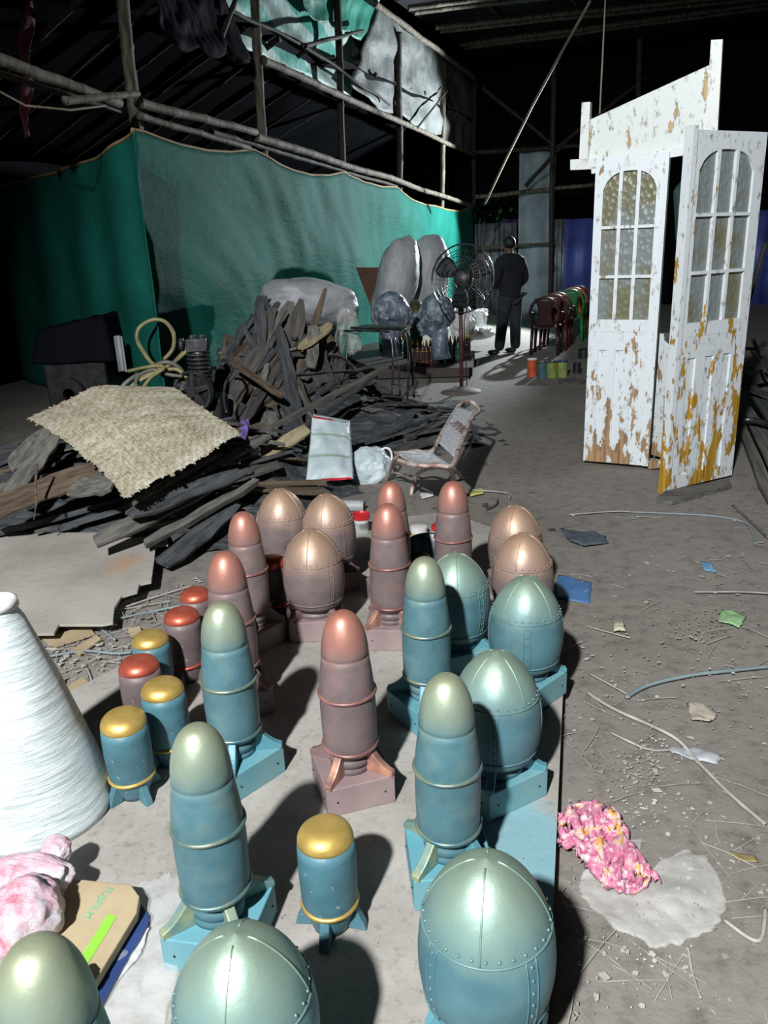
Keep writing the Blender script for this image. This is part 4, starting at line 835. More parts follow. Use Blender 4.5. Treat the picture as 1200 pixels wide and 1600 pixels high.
def leaf(ga, gb, topu, topv, mat, zbot=.02, glass=(0.13, .84, .60, .965), flip=1, th=.035):
    """door leaf standing on ga..gb; local x along width, z up, front faces the camera (-y)"""
    t = Vector((gb.x-ga.x, gb.y-ga.y, 0)); Wd = t.length; t.normalize(); n = Vector((t.y, -t.x, 0)); tp_ = VP(topu, topv, ga, gb); Hd = tp_.z
    root = MB(); X = lambda x, y, z: Vector(ga)+t*x-n*y+Vector((0, 0, z))-DR.location
    bm = MB(); gx0, gx1 = glass[0]*Wd, glass[1]*Wd; gz0, gz1 = glass[2]*Hd, glass[3]*Hd
    def bx(mb, x0, x1, z0, z1, y0=0, y1=th): mb.prism([X(x0, y0, z0), X(x1, y0, z0), X(x1, y0, z1), X(x0, y0, z1)], X(0, y1-y0, 0)-X(0, 0, 0))
    bx(bm, 0, gx0, zbot, Hd); bx(bm, gx1, Wd, zbot, Hd); bx(bm, gx0, gx1, gz1, Hd); bx(bm, gx0, gx1, .46*Hd, gz0)
    bx(bm, gx0, gx1, zbot, .05*Hd)
    # arched top filled with corner pieces
    xc = (gx0+gx1)/2; hw = (gx1-gx0)/2; ah = .075*Hd; n_ = 16
    for sgn in (-1, 1):
        for i in range(n_//2):
            a0 = i/(n_//2); a1 = (i+1)/(n_//2)
            f_ = lambda a: gz1-ah+ah*math.sqrt(max(0, 1-(.97*(a))**2.6))
            bm.prism([X(xc+sgn*hw*a0, 0, f_(a0)), X(xc+sgn*hw*a1, 0, f_(a1)), X(xc+sgn*hw*a1, 0, gz1+.001), X(xc+sgn*hw*a0, 0, gz1+.001)], X(0, th, 0)-X(0, 0, 0))
    # lower panel: three recessed flutes between raised bars
    pw = (gx1-gx0)
    bars = [0, .10, .24, .40, .54, .70, .84, 1.0]
    bx(bm, gx0, gx1, .05*Hd, .46*Hd, .010, th)
    for k in ((.0, .06), (.22, .40), (.56, .74), (.90, 1.0)): bx(bm, gx0+pw*k[0], gx0+pw*k[1], .05*Hd, .40*Hd, 0, .012)
    bx(bm, gx0, gx1, .40*Hd, .461*Hd, 0, .012)
    lf = bm.build('door_leaf', mat, DR)
    mu_ = MB()
    for k in (1/3, 2/3): bx(mu_, gx0+pw*k-.011, gx0+pw*k+.011, gz0, gz1-.002, -.003, .024)
    gh = gz1-gz0
    for k in (.30, .635): bx(mu_, gx0, gx1, gz0+gh*k-.009, gz0+gh*k+.009, -.002, .022)
    mu_.build('glazing_bars', mat, lf)
    gm = MB(); bx(gm, gx0, gx1, gz0, gz1, .016, .021); gm.build('glass_panes', 'glass', lf)
    return X, Wd, Hd, t, n
XL, WL, HL, tL, nL = leaf(gA_, gB_, 932, 246, m_left, glass=(.13, .93, .50, .955))
XR, WR, HR, tR, nR = leaf(gC_, gD_, 1085, 202, m_right, glass=(.08, .86, .50, .955))
# moulded edge strip on leafs' right / left side
MB().prism([XL(WL, -.012, .02), XL(WL+.035, -.012, .02), XL(WL+.035, -.012, HL), XL(WL, -.012, HL)], XL(0, .06, 0)-XL(0, 0, 0)).build('door_stile_strip', m_left, DR)
MB().prism([XR(-.035, -.012, .0), XR(0, -.012, .0), XR(0, -.012, HR+.02), XR(-.035, -.012, HR+.02)], XR(0, .06, 0)-XR(0, 0, 0)).build('door_stile_strip', m_right, DR)
# recessed side board between leaves
j0 = G(1016, 733); j1 = G(1062, 747)
hj = VP(1040, 522, j0, j1).z
vj = Vector((j1.x-j0.x, j1.y-j0.y, 0))
MB().prism([Vector(p)-DR.location for p in ((j0.x, j0.y, .1), (j1.x, j1.y, .1), (j1.x, j1.y, hj), (j0.x, j0.y, hj))], (.01, .02, 0)).build('side_board', m_left, DR)
MB().box(tuple((j0+j1)/2-DR.location+Vector((0, -.05, hj))), (.12, .16, .025)).build('shelf', 'wood_grey', DR)
MB().prism([XL(WL+.036, .0, .0), XL(WL+.16, .0, .02), XL(WL+.16, .0, .07), XL(WL+.036, .0, .06)], XL(0, .05, 0)-XL(0, 0, 0)).build('bottom_rail', m_left, DR)
# header board etc, in a plane just behind the left leaf
hA_, hB_ = Vector(gA_)-nL*.045, Vector(gB_)-nL*.045
hd_ = lambda u, v: VP(u, v, hA_, hB_)-DR.location
def hpoly(pix, th, mat, name): return MB().prism([hd_(u, v) for u, v in pix], -nL*th).build(name, mat, DR)
hpoly([(922, 187), (1112, 100), (1113, 205), (1085, 240), (1052, 246), (918, 258)], .02, m_head, 'header_board')
pm = m_peel('clean white paint', srgb(212, 218, 216), srgb(190, 160, 100), -2, -1, .62, 2)
for pix, nm in (([(911, 161), (924, 160), (920, 258), (906, 262)], 'left_post'), ([(1112, 64), (1130, 63), (1122, 205), (1102, 210)], 'right_post'), ([(893, 250), (940, 247), (938, 264), (893, 266)], 'stub_rail'), ([(925, 262), (1052, 232), (1090, 228), (1090, 240), (1052, 246), (926, 272)], 'lintel_rail')):
    o = MB().prism([hd_(u, v)+nL*.03 for u, v in pix], -nL*.05).build('header_post' if 'post' in nm else nm, pm, DR)
o = MB().prism([G(u, v, .03) for u, v in [(1026, 778), (1050, 783), (1143, 757), (1140, 748), (1040, 766)]], (0, 0, -.028)).build('loose_board', 'wood_grey'); tag(o, 'loose grey board on the ground under the right door', 'board')
# hanging clothes seen between the doors
for pix, c, lab in (([(1052, 300), (1080, 262), (1082, 350), (1058, 420)], srgb(50, 84, 78), 'dark green cloth hanging behind the gap between the doors'), ([(1044, 395), (1060, 385), (1062, 470), (1046, 475)], srgb(96, 34, 44), 'maroon cloth hanging behind the gap between the doors')):
    q_ = [P(u, v, 7.6) for u, v in pix]
    o = MB().grid(lambda s, t: q_[0].lerp(q_[1], s).lerp(q_[3].lerp(q_[2], s), t)+Vector((0, .03*math.sin(s*8), 0)), 10, 10).build('hanging_cloth', M('cloth '+lab[:6], c, .8), smooth=True, solid=.005); tag(o, lab, 'cloth')
# boards and pipes to the right of the doors
for pix, k, mat_, lab in (([(1150, 655), (1206, 785), .05, .04], 1, 'wood_grey', 'long grey batten on the ground right of the doors'), ([(1165, 640), (1230, 760), .07, .08], 0, 'wood_grey', 'grey board beside the long batten right of the doors'),
                          ([(1140, 560), (1240, 700), .2, .1], 0, 'wood_slate', 'dark board leaning right of the doors'), ([(1150, 545), (1215, 545), .35, .35], 1, 'wood_dark', 'dark timber lying across behind the right door'), ([(1170, 520), (1200, 590), .3, .15], 3, 'wood_grey', 'short pale stick behind the right door'),
                          ([(1150, 600), (1260, 640), .25, .1], 2, 'wood_slate', 'wide dark board behind the long batten'), ([(1160, 580), (1250, 560), .3, .3], 0, 'wood_dark', 'dark plank stacked behind the right door')):
    plank(G(*pix[0], pix[2]), G(*pix[1], pix[3]), k, mat_, lab, var=2, name='timber_board')
tag(MB().tube(smooth_path([G(1155, 660, .12), G(1175, 656, .14), G(1215, 668, .12)]), .022, 8).build('grey_pipe', 'steel', smooth=True), 'bent grey pipe lying right of the doors', 'pipe')
tag(MB().tube([P(1196, 380, 7), P(1170, 470, 7.2)], .02, 8).build('dark_pole', 'bamboo_dark'), 'dark slanting pole behind the right door', 'pole')
# ------------------------------------------------------------------ METAL CHAIR
ch = thing('low_metal_chair', 'low white metal chair with caned seat and lettered backrest', 'chair', G(665, 760))
c_ = lambda u, v, d: P(u, v, d)-ch.location
def tubeo(pts, r, name, mat, root, closed=False, sm=True): return MB().tube(smooth_path([Vector(p) for p in pts], 6) if sm else pts, r, 10, closed).build(name, mat, root, smooth=True)
sz = .33
S = {k: G(u, v, sz)-ch.location for k, (u, v) in {'fl': (616, 708), 'fr': (650, 727), 'br': (706, 727), 'bl': (674, 706)}.items()}
bt = {'l': P(718, 627, 5.55)-ch.location, 'r': P(746, 631, 5.4)-ch.location}
S['fl'] = G(616, 709, sz)-ch.location
fp = [bt['l']+Vector((.03, 0, .0)), bt['l']+Vector((-.02, 0, -.05)), lerp(S['bl'], bt['l'], .3), S['bl'], S['bl']*.5+S['fl']*.5, S['fl']+Vector((0.03, 0, 0)), S['fl']*.6+S['fr']*.4+Vector((-.03, -.02, 0)), S['fr'], S['fr']*.4+S['br']*.6, S['br'], lerp(S['br'], bt['r'], .25), lerp(S['br'], bt['r'], .7), bt['r']+Vector((.01, 0, -.05)), bt['r']+Vector((-.03, 0, .01)), bt['l']+Vector((.03, 0, 0))]
tubeo(fp, .013, 'chair_frame', 'white_metal', ch)
MB().grid(lambda s, t: S['fl'].lerp(S['fr'], s).lerp(S['bl'].lerp(S['br'], s), t*.93+.04)+Vector((0, 0, .004-.02*math.sin(PI*s)*math.sin(PI*t))), 14, 14).build('seat', 'cane', ch, smooth=True, solid=.006)
bl_ = lerp(S['bl'], bt['l'], .18); br_ = lerp(S['br'], bt['r'], .10); tl_ = lerp(S['bl'], bt['l'], .90); tr_ = lerp(S['br'], bt['r'], .86)
bk = MB().grid(lambda s, t: bl_.lerp(br_, lerp(.07, .93, s)).lerp(tl_.lerp(tr_, lerp(.07, .93, s)), t), 10, 16).build('backrest', 'cane', ch, smooth=True, solid=.006)
xa = (br_-bl_).normalized(); ya = ((tl_+tr_)/2-(bl_+br_)/2).normalized(); na = xa.cross(ya).normalized(); ya = na.cross(xa)
org = bl_.lerp(br_, .10).lerp(tl_.lerp(tr_, .10), .47)-(-na if na.y > 0 else na)*0+na*(.008 if na.y < 0 else -.008)
mw = Matrix(((xa.x, ya.x, na.x, org.x), (xa.y, ya.y, na.y, org.y), (xa.z, ya.z, na.z, org.z), (0, 0, 0, 1)))
text_mesh('MMNB', .098, 'lettering', M('brown woven letters', srgb(150, 118, 112), .7), bk, mw)
wr_ = MB() # lacing
for (a, b) in ((bl_, tl_), (br_, tr_)):
    for k in range(26):
        p = a.lerp(b, k/25); q = p.lerp((bl_+tr_)/2*.5+(br_+tl_)/2*.5, .0)+(xa*.035 if a is bl_ else -xa*.035); wr_.tube([p-(xa*.012 if a is bl_ else -xa*.012), q], .003, 5)
for k in range(22):
    p = S['bl'].lerp(S['fl'], k/21); wr_.tube([p+Vector((0, 0, .012)), p+(S['br']-S['bl'])*.13+Vector((0, 0, .004))], .003, 5)
wr_.build('lacing', 'cane', ch)
la = [G(642, 774)-ch.location, G(650, 745, .12)-ch.location, G(668, 732, .27)-ch.location, G(690, 730, .29)-ch.location, G(706, 738, .2)-ch.location, G(713, 768, .0)-ch.location]
lb_ = [G(604, 752)-ch.location, G(612, 728, .15)-ch.location, G(620, 715, .29)-ch.location, G(650, 705, .31)-ch.location, G(680, 715, .28)-ch.location, G(712, 735, .12)-ch.location, G(722, 748)-ch.location]
tubeo(la, .013, 'leg_loop', 'white_metal', ch); tubeo(lb_, .013, 'leg_loop', 'white_metal', ch)
tubeo([G(612, 738, .1)-ch.location, G(664, 748, .1)-ch.location], .006, 'brace', 'white_metal', ch, sm=False)
# ------------------------------------------------------------------ FAN
fb = G(721, 612); fan = thing('pedestal_fan', 'rusty pedestal fan with wire cage in front of the sacks', 'fan', fb)
D0 = (Vector((fb.x, fb.y, 0))-O).dot(FWD)
fn_ = lambda u, v, dd=0: P(u, v, O.lerp(O, 0).x+8.15+dd)-fan.location
MB().lathe([(.001, .05), (.05, .055), (.12, .03), (.205, .008), (.21, 0), (.001, 0)], 36).build('base', M('dusty cast base', srgb(110, 100, 96), .7), fan, smooth=True)
top = fn_(724, 455); top.x = .0; top.y = 0
MB().tube([(0, 0, .04), (0, 0, top.z)], .020, 12).build('pole', 'rust', fan, smooth=True)
MB().tube([(0, 0, top.z-.22), (0, 0, top.z+.02)], .030, 12).build('upper_sleeve', 'dark', fan, smooth=True)
hc = Vector((.02, -.02, top.z+.13)); ax = Vector((-.45, -.88, .12)).normalized(); Rc = ax.to_track_quat('Z', 'Y').to_matrix().to_4x4()
MB().lathe([(.001, -.13), (.07, -.12), (.085, -.04), (.085, .03), (.06, .06), (.001, .065)], 24, hc, m=Rc).build('motor', 'iron', fan, smooth=True)
cage = MB(); RC = .33
for r_c, zc_ in ((RC, 0), (RC, .02), (.27, .055), (.21, .078), (.15, .092), (.10, .10)): cage.ring(r_c, zc_, .0035 if r_c < RC else .006, 48, hc, Rc)
for r_c, zc_ in ((.27, -.06), (.20, -.085), (.13, -.1)): cage.ring(r_c, zc_, .003, 40, hc, Rc)
for k in range(36):
    a = 2*PI*k/36
    for sg in (1, -1):
        pts = [Rc@Vector((r*math.cos(a+.4*(RC-r)), r*math.sin(a+.4*(RC-r)), sg*(.10*(1-(r/RC)**2.5))))+hc for r in (.08, .16, .24, .30, RC)]; cage.tube(pts, .0018, 4)
cage.build('wire_cage', 'steel', fan, smooth=True)
for k in range(3):
    a0 = k*2*PI/3+.5
    MB().grid(lambda s, t: Rc@Vector(((.05+.24*t)*math.cos(a0+(s-.5)*(.45+.55*math.sin(PI*min(t*.8+.1, 1)))), (.05+.24*t)*math.sin(a0+(s-.5)*(.45+.55*math.sin(PI*min(t*.8+.1, 1)))), .03+.05*(s-.5)))+hc, 6, 8).build('blade', 'dark', fan, smooth=True, solid=.003)
MB().tube(smooth_path([Vector((0, -.02, top.z-.05)), Vector((.06, -.05, top.z-.12)), Vector((.03, -.03, top.z-.3)), Vector((.05, 0, .3)), Vector((.06, .02, .02))]), .005, 6).build('cord', 'black', fan, smooth=True)
# ------------------------------------------------------------------ FOLDED TABLE FRAME
tf = G(630, 633); tb = thing('steel_table_frame', 'bare bent steel table frame with dark top bars behind the woodpile', 'table frame', tf)
td = 7.35
t_ = lambda u, v, d=td: P(u, v, d)-tb.location
for pix in ([(612, 628, 7.4), (614, 560, 7.5), (610, 525, 7.5), (600, 518, 7.55), (540, 517, 7.9), (528, 522, 7.9), (526, 560, 7.9)], [(636, 640, 7.1), (638, 560, 7.3), (634, 522, 7.35), (626, 513, 7.35), (560, 513, 7.9), (545, 518, 8.0), (541, 575, 8.0)]):
    tubeo([t_(*p) for p in pix], .011, 'leg_frame', 'steel', tb)
for pix in ([(626, 630, 7.2), (622, 570, 7.35), (616, 528, 7.4)], [(647, 622, 7.5), (643, 560, 7.5), (637, 520, 7.5)]):
    tubeo([t_(*p) for p in pix], .010, 'leg', 'steel', tb)
MB().prism([t_(548, 514, 7.9), t_(574, 510, 8.2), t_(640, 511, 7.7), t_(628, 517, 7.35)], (0, 0, .02)).build('top_panel', 'dark', tb)
tubeo([t_(612, 600, 7.3), t_(640, 604, 7.2)], .006, 'cross_bar', 'steel', tb, sm=False)
# ------------------------------------------------------------------ SCULPTED HEADS
def head_me(name, mat, prof_amp=1.25, neck=True):
    bm = bmesh.new(); bmesh.ops.create_icosphere(bm, subdivisions=6, radius=1)
    feats = [((1, 0, -.10), .11, .34), ((1, 0, .10), .12, .05), ((1, .0, .30), .28, .03), ((1, 0, -.36), .07, .2), ((.98, 0, -.50), .06, .18), ((.93, 0, -.43), .03, -.05), ((.86, 0, -.74), .13, .26),
             ((.92, .28, .10), .11, -.07), ((.92, -.28, .10), .11, -.07), ((.97, .25, .24), .09, .05), ((.97, -.25, .24), .09, .05), ((.8, .42, -.2), .16, .05), ((.8, -.42, -.2), .16, .05),
             ((.0, 1, -.05), .13, .12), ((.0, -1, -.05), .13, .12), ((-.7, 0, .35), .5, .06), ((.55, 0, -.95), .25, -.05)]
    feats = [(Vector(d).normalized(), s, a*prof_amp) for d, s, a in feats]
    for w in bm.verts:
        n = w.co.normalized(); r = 1.0
        for d, s, a in feats: r += a*math.exp(-(n-d).length_squared/(2*s*s))
        x, y, z_ = n.x*.80*r, n.y*.64*r, n.z*1.02*r
        if z_ < -.15:
            k = min(1, (-.15-z_)/.85); y *= 1-.35*k; x = x*(1-.30*k)+.22*k
        w.co = Vector((x, y, z_))
    me = bpy.data.meshes.new(name); bm.to_mesh(me); bm.free(); me.shade_smooth(); me.materials.append(mat); return me
m, nt, b = newmat('mottled grey mould plastic'); v = texco(nt); nt.links.new(ramp(nt, nz(nt, v, 2.6, 7, .6), [(.35, srgb(60, 72, 86)), (.5, srgb(104, 116, 130)), (.64, srgb(156, 166, 176))]), b.inputs['Base Color']); b.inputs['Roughness'].default_value = .3; addbump(nt, b, nz(nt, v, 5, 5), .4, .2); mt['mould'] = m
mt['olive'] = M('olive plastic', srgb(84, 88, 52), .4, 0, srgb(60, 62, 38), 2)
hm = head_me('head', mt['mould']); ho = head_me('head', mt['olive'])
def head(u, v, d, s, rz, label, me=None, nd_=True):
    c = P(u, v, d); root = thing('sculpted_head', label, 'head sculpture', (c.x, c.y, c.z-s*1.9), rz)
    o = bpy.data.objects.new('head', me or hm); C.objects.link(o); o.parent = root; o.scale = (s,)*3; o.location = (0, 0, s*1.9)
    MB().lathe([(.50*s, 0), (.40*s, .3*s), (.37*s, .9*s), (.42*s, 1.4*s)], 24, (-.10*s, 0, 0)).build('neck', me.materials[0] if me else 'mould', root, smooth=True); return root
head(613, 491, 8.6, .235, .0, 'mottled grey sculpted head facing right above the bottles')
head(683, 493, 8.8, .245, PI, 'mottled blue grey sculpted head facing left above the bottles')
head(650, 496, 9.5, .2, -PI/2, 'olive sculpted head between the two grey heads', ho)
# ------------------------------------------------------------------ BOTTLE SHAPED PROPS on a low dark board
zc_b = .12; qd = [G(u, v, zc_b) for u, v in [(548, 560), (590, 578), (738, 574), (742, 548), (560, 532)]]
o = MB().prism([tuple(p) for p in qd], (0, 0, -.1)).build('low_board', M('dark brown board', srgb(58, 46, 42), .6)); tag(o, 'low dark brown board carrying the row of small bullet props', 'board')
bl = [(645, 570, 'r'), (653, 571, 'r'), (661, 571, 'r'), (667, 571, 'r'), (673, 569, 'r'), (681, 567, 'r'), (690, 566, 't'), (700, 565, 'r'), (704, 564, 'w'), (711, 563, 't'), (716, 563, 't'), (722, 561, 'r'), (728, 560, 'd'), (732, 558, 'r'),
      (596, 548, 't'), (606, 549, 't'), (616, 552, 't'), (626, 556, 't'), (634, 560, 't'), (686, 556, 't'), (697, 555, 'r')]
bc = {'r': srgb(84, 56, 54), 't': srgb(42, 92, 92), 'w': srgb(160, 160, 160), 'd': srgb(46, 46, 48)}
bmt = {k: M('bullet paint '+k, c, .3, .2) for k, c in bc.items()}
gbot = 'small bullet props in a row'
def bottle(kind):
    root = thing('small_bullet_prop', '', 'bullet prop', (0, 0, 0), 0, gbot)
    MB().lathe([(.001, 0), (.026, 0), (.028, .01), (.028, .17), (.025, .20), (.015, .235)], 14).build('body', bmt[kind], root, smooth=True)
    MB().lathe([(.015, .233), (.012, .262), (.006, .29), (.0001, .30)], 12).build('tip', 'gold', root, smooth=True)
    MB().ring(.028, .045, .0025, 14).build('band', 'gold', root, smooth=True)
    MB().ring(.028, .165, .0025, 14).build('band', 'gold', root, smooth=True); return root
lbn = {'r': 'small maroon bullet prop with gold tip standing in the row', 't': 'small dark teal bullet prop with gold tip standing in the row', 'w': 'slim pale grey bullet prop between the maroon and teal ones', 'd': 'small black bullet prop near the right end of the row'}
first = {}
kids = None
for i, (u, v, k) in enumerate(bl):
    if k not in first: o = bottle(k); first[k] = o; ch_ = {o: [c for c in bpy.data.objects if c.parent == o]}; first[k+'k'] = ch_
    else: o = copy_tree(first[k], None, {first[k]: first[k+'k'][first[k]]})
    g = G(u, v, zc_b); o.location = g
    o['label'] = lbn[k]; o['group'] = gbot+' '+{'r': 'maroon', 't': 'teal', 'w': 'pale', 'd': 'black'}[k]
# white plaster scraps behind the fan
for i, (u, v, d, r, lab) in enumerate(((722, 505, 11.2, (.16, .12, .22), 'white plaster lump behind the fan pole'), (745, 520, 11.4, (.22, .14, .08), 'low white plaster scrap on the floor right of the fan'), (744, 490, 11.8, (.20, .12, .06), 'white plaster slab on top of the scraps behind the fan'), (752, 503, 11.6, (.07, .07, .13), 'small upright white plaster piece near the person'))):
    blob('plaster_scrap', P(u, v, d), r, lab, 'plaster scrap', 'white', 20+i, (0, 0, .3*i), 3, amp=.2)
# ------------------------------------------------------------------ PLASTIC CHAIRS
def pchair(mat):
    root = thing('plastic_chair', '', 'plastic chair')
    for sx_ in (-1, 1):
        for sy in (-1, 1):
            MB().tube([(sx_*.21, sy*.2, 0), (sx_*.19, sy*.18, .42)], [.022, .028], 8).build('leg', mat, root, smooth=True)
    MB().grid(lambda s, t: Vector(((s-.5)*.44, (t-.5)*.42, .43+.02*math.cos(PI*(s-.5))*-1+.02)), 8, 8).build('seat', mat, root, smooth=True, solid=.02)
    # backrest with an opening each side (front faces +y, back at -y)
    bk = MB(); bz = lambda z: -.2-.16*(z-.43)
    outl = [Vector((.22*math.cos(a)*(1 if abs(math.cos(a)) < .9 else 1), 0, .66+.22*math.sin(a))) for a in [PI*i/16 for i in range(17)]]
    bk.tube([Vector((.20, bz(.43), .43))]+[Vector((p.x, bz(p.z), p.z)) for p in outl]+[Vector((-.20, bz(.43), .43))], .022, 8)
    bk.grid(lambda s, t: Vector(((s-.5)*(.20+.12*(2*t-1)**2), bz(.43+.44*t)+.01, .43+.44*t)), 8, 10); bk.build('backrest', mat, root, smooth=True, solid=.006)
    for sx_ in (-1, 1): MB().tube([(sx_*.22, bz(.66), .66), (sx_*.25, -.05, .64), (sx_*.245, .14, .62), (sx_*.22, .18, .43)], .018, 8).build('armrest', mat, root, smooth=True)
    return root
cc = {'b': 'plum', 'g': M('green plastic', srgb(40, 120, 70), .4), 'o': M('orange brown plastic', srgb(150, 96, 48), .4), 'm': M('dark red plastic', srgb(90, 36, 34), .4)}
spots = [(853, 553, 'b', 'maroon plastic chair nearest the person, facing the far wall'), (866, 545, 'm', 'dark red plastic chair nested right behind the maroon one'), (872, 540, 'm', 'third dark chair in the front nest of plastic chairs'),
         (892, 532, 'g', 'green plastic chair in the back nest near the blue sheet'), (897, 527, 'o', 'orange plastic chair nested beyond the green one'), (905, 523, 'm', 'last dark red chair in the back nest beside the doors')]
protos = {}
for u, v, k, lab in spots:
    if k not in protos: o = pchair(cc[k]); protos[k] = (o, {o: [c for c in bpy.data.objects if c.parent == o]})
    else: o = copy_tree(protos[k][0], None, protos[k][1])
    o.location = G(u, v); o.rotation_euler = (0, 0, -.35); o.scale = (.85, .85, .85); o['label'] = lab; o['group'] = 'nested plastic chairs at the far end'
# ------------------------------------------------------------------ PAINT CANS
for u, v, c, c2, lab, r, h in ((831, 588, srgb(206, 96, 56), 'white', 'orange paint tin with white rim at the left of the tin row', .055, .2), (847, 590, srgb(66, 104, 110), 'steel', 'grey blue tin second in the row of tins', .06, .18), (862, 590, srgb(134, 150, 80), 'steel', 'yellow green tin in the middle of the tin row', .06, .18), (878, 589, srgb(142, 160, 84), 'navy', 'yellow green tin at the right of the tin row', .06, .18), (901, 583, srgb(36, 40, 44), 'steel', 'small dark tin standing apart right of the row', .045, .12), (912, 560, srgb(40, 44, 46), 'dark', 'dark tin half hidden behind the left door edge', .07, .12)):
    g = G(u, v); t_n = thing('paint_tin', lab, 'tin', g)
    MB().lathe([(.001, 0), (r, 0), (r, h*.96), (r*.9, h*.96)], 24).build('can_body', M('tin '+lab[:8], c, .45, 0, tuple(x*.6 for x in c[:3])+(1,), 14), t_n, auto=40)
    MB().lathe([(r*1.04, h*.94), (r*1.04, h), (r*.88, h), (r*.85, h*.97), (.001, h*.97)], 24).build('rim', c2, t_n, auto=40)
tag(MB().lathe([(.001, 0), (.13, 0), (.14, .025), (.001, .03)], 20).build('flat_lid', 'wood_grey'), 'pale flat round lid lying before the tins', 'lid').location = G(893, 598)
# ------------------------------------------------------------------ PERSON
pg = G(796, 552); per = thing('person', 'person in dark jacket and trousers standing turned away at the far end', 'person', pg, 0)
per.rotation_euler = (0, 0, D(28)); per.scale = (.86, .86, .86)
def skin(name, pts, edges, mat, parent, lvl=2, rootv=0):
    me = bpy.data.meshes.new(name); me.from_pydata([p[:3] for p in pts], edges, []); o = bpy.data.objects.new(name, me); C.objects.link(o); o.parent = parent
    md = o.modifiers.new('skin', 'SKIN'); md.use_smooth_shade = True
    sv = me.skin_vertices[0].data
    for i, p in enumerate(pts): sv[i].radius = (p[3], p[4] if len(p) > 4 else p[3]); sv[i].use_root = (i == rootv)
    s = o.modifiers.new('sub', 'SUBSURF'); s.levels = lvl; s.render_levels = lvl
    bpy.context.view_layer.update(); dg = bpy.context.evaluated_depsgraph_get(); m2 = bpy.data.meshes.new_from_object(o.evaluated_get(dg)); o.modifiers.clear(); o.data = m2
    m2.materials.clear(); m2.materials.append(mt[mat] if isinstance(mat, str) else mat); m2.shade_smooth(); return o
# local: person faces -x/+y (towards the left back); x right in picture
pts = [(0, 0, .95, .09, .07), (0, 0, 1.12, .10, .07), (0, 0, 1.32, .12, .08), (0, 0, 1.47, .07, .07), (-.01, .02, 1.53, .055, .055), (-.02, .04, 1.62, .08, .095), (-.02, .04, 1.71, .065, .075),
       (-.19, 0, 1.42, .055, .055), (-.24, .03, 1.15, .042, .042), (-.13, .22, 1.02, .03, .03), (-.06, .27, 1.02, .026, .03),
       (.19, 0, 1.42, .055, .055), (.25, .0, 1.14, .042, .042), (.15, .20, 1.0, .03, .03), (.07, .27, 1.01, .026, .03),
       (-.10, 0, .86, .085, .09), (-.13, .02, .48, .055, .06), (-.21, 0, .09, .04, .045), (-.24, .06, .03, .03, .03), (.10, 0, .86, .085, .09), (.12, .02, .48, .055, .06), (.11, 0, .09, .04, .045), (.10, .10, .03, .03, .03)]
ed = [(0, 1), (1, 2), (2, 3), (3, 4), (4, 5), (5, 6), (2, 7), (7, 8), (8, 9), (9, 10), (2, 11), (11, 12), (12, 13), (13, 14), (0, 15), (15, 16), (16, 17), (17, 18), (0, 19), (19, 20), (20, 21), (21, 22)]
bd = skin('body', pts, ed, 'skin', per)
# nose, ears and fingers merged into the body mesh
ex_ = MB()
ex_.sph((-.055, .14, 1.60), (.014, .022, .02), 8, 6); ex_.sph((-.112, .03, 1.62), (.012, .02, .03), 8, 6); ex_.sph((.075, .04, 1.62), (.012, .02, .03), 8, 6)
for sx_, x0 in ((1, -.06), (-1, .07)):
    for k in range(4): ex_.tube([(x0+.005*sx_, .27, 1.04-.017*k), (x0+.05*sx_, .285, 1.035-.017*k), (x0+.075*sx_, .27, 1.03-.017*k)], [.009, .008, .006], 6)
    ex_.tube([(x0-.01*sx_, .265, 1.05), (x0+.02*sx_, .26, 1.075), (x0+.045*sx_, .265, 1.08)], [.010, .009, .007], 6)
bmm = bmesh.new(); bmm.from_mesh(bd.data); tmp = ex_.build('t', 'skin', mesh_only=True); bmm.from_mesh(tmp); bmm.to_mesh(bd.data); bmm.free(); bd.data.shade_smooth()
jp = [(0, 0, .78, .19, .16), (0, 0, .95, .21, .16), (0, 0, 1.08, .21, .155), (0, 0, 1.32, .21, .15), (0, .01, 1.53, .085, .085), (-.20, 0, 1.40, .10, .09), (-.27, .02, 1.14, .085, .08), (-.17, .18, 1.02, .06, .06), (.20, 0, 1.40, .10, .09), (.29, -.01, 1.13, .085, .08), (.19, .16, 1.0, .06, .06)]
skin('jacket', jp, [(0, 1), (1, 2), (2, 3), (3, 4), (3, 5), (5, 6), (6, 7), (3, 8), (8, 9), (9, 10)], 'cloth_dark', per)
tpz = [(0, 0, .98, .18, .14), (-.10, 0, .84, .125, .125), (-.135, .02, .48, .095, .095), (-.21, 0, .045, .08, .085), (.10, 0, .84, .125, .125), (.125, .02, .48, .095, .095), (.115, 0, .045, .08, .085)]
skin('trousers', tpz, [(0, 1), (1, 2), (2, 3), (0, 4), (4, 5), (5, 6)], 'trouser', per)
hr = MB().sph((-.02, .02, 1.675), (.100, .112, .10), 20, 12); hr.build('hair', 'hair', per, smooth=True)
for x_, y_, dx_, dy_ in ((-.23, .03, -.08, .10), (.11, .05, -.05, .1)):
    sh_ = MB(); sh_.sph((x_+dx_*.4, y_+dy_*.4, .035), (.10, .055, .04), 16, 8, m=rotz(math.atan2(dy_, dx_))); sh_.build('shoe', 'black', per, smooth=True)
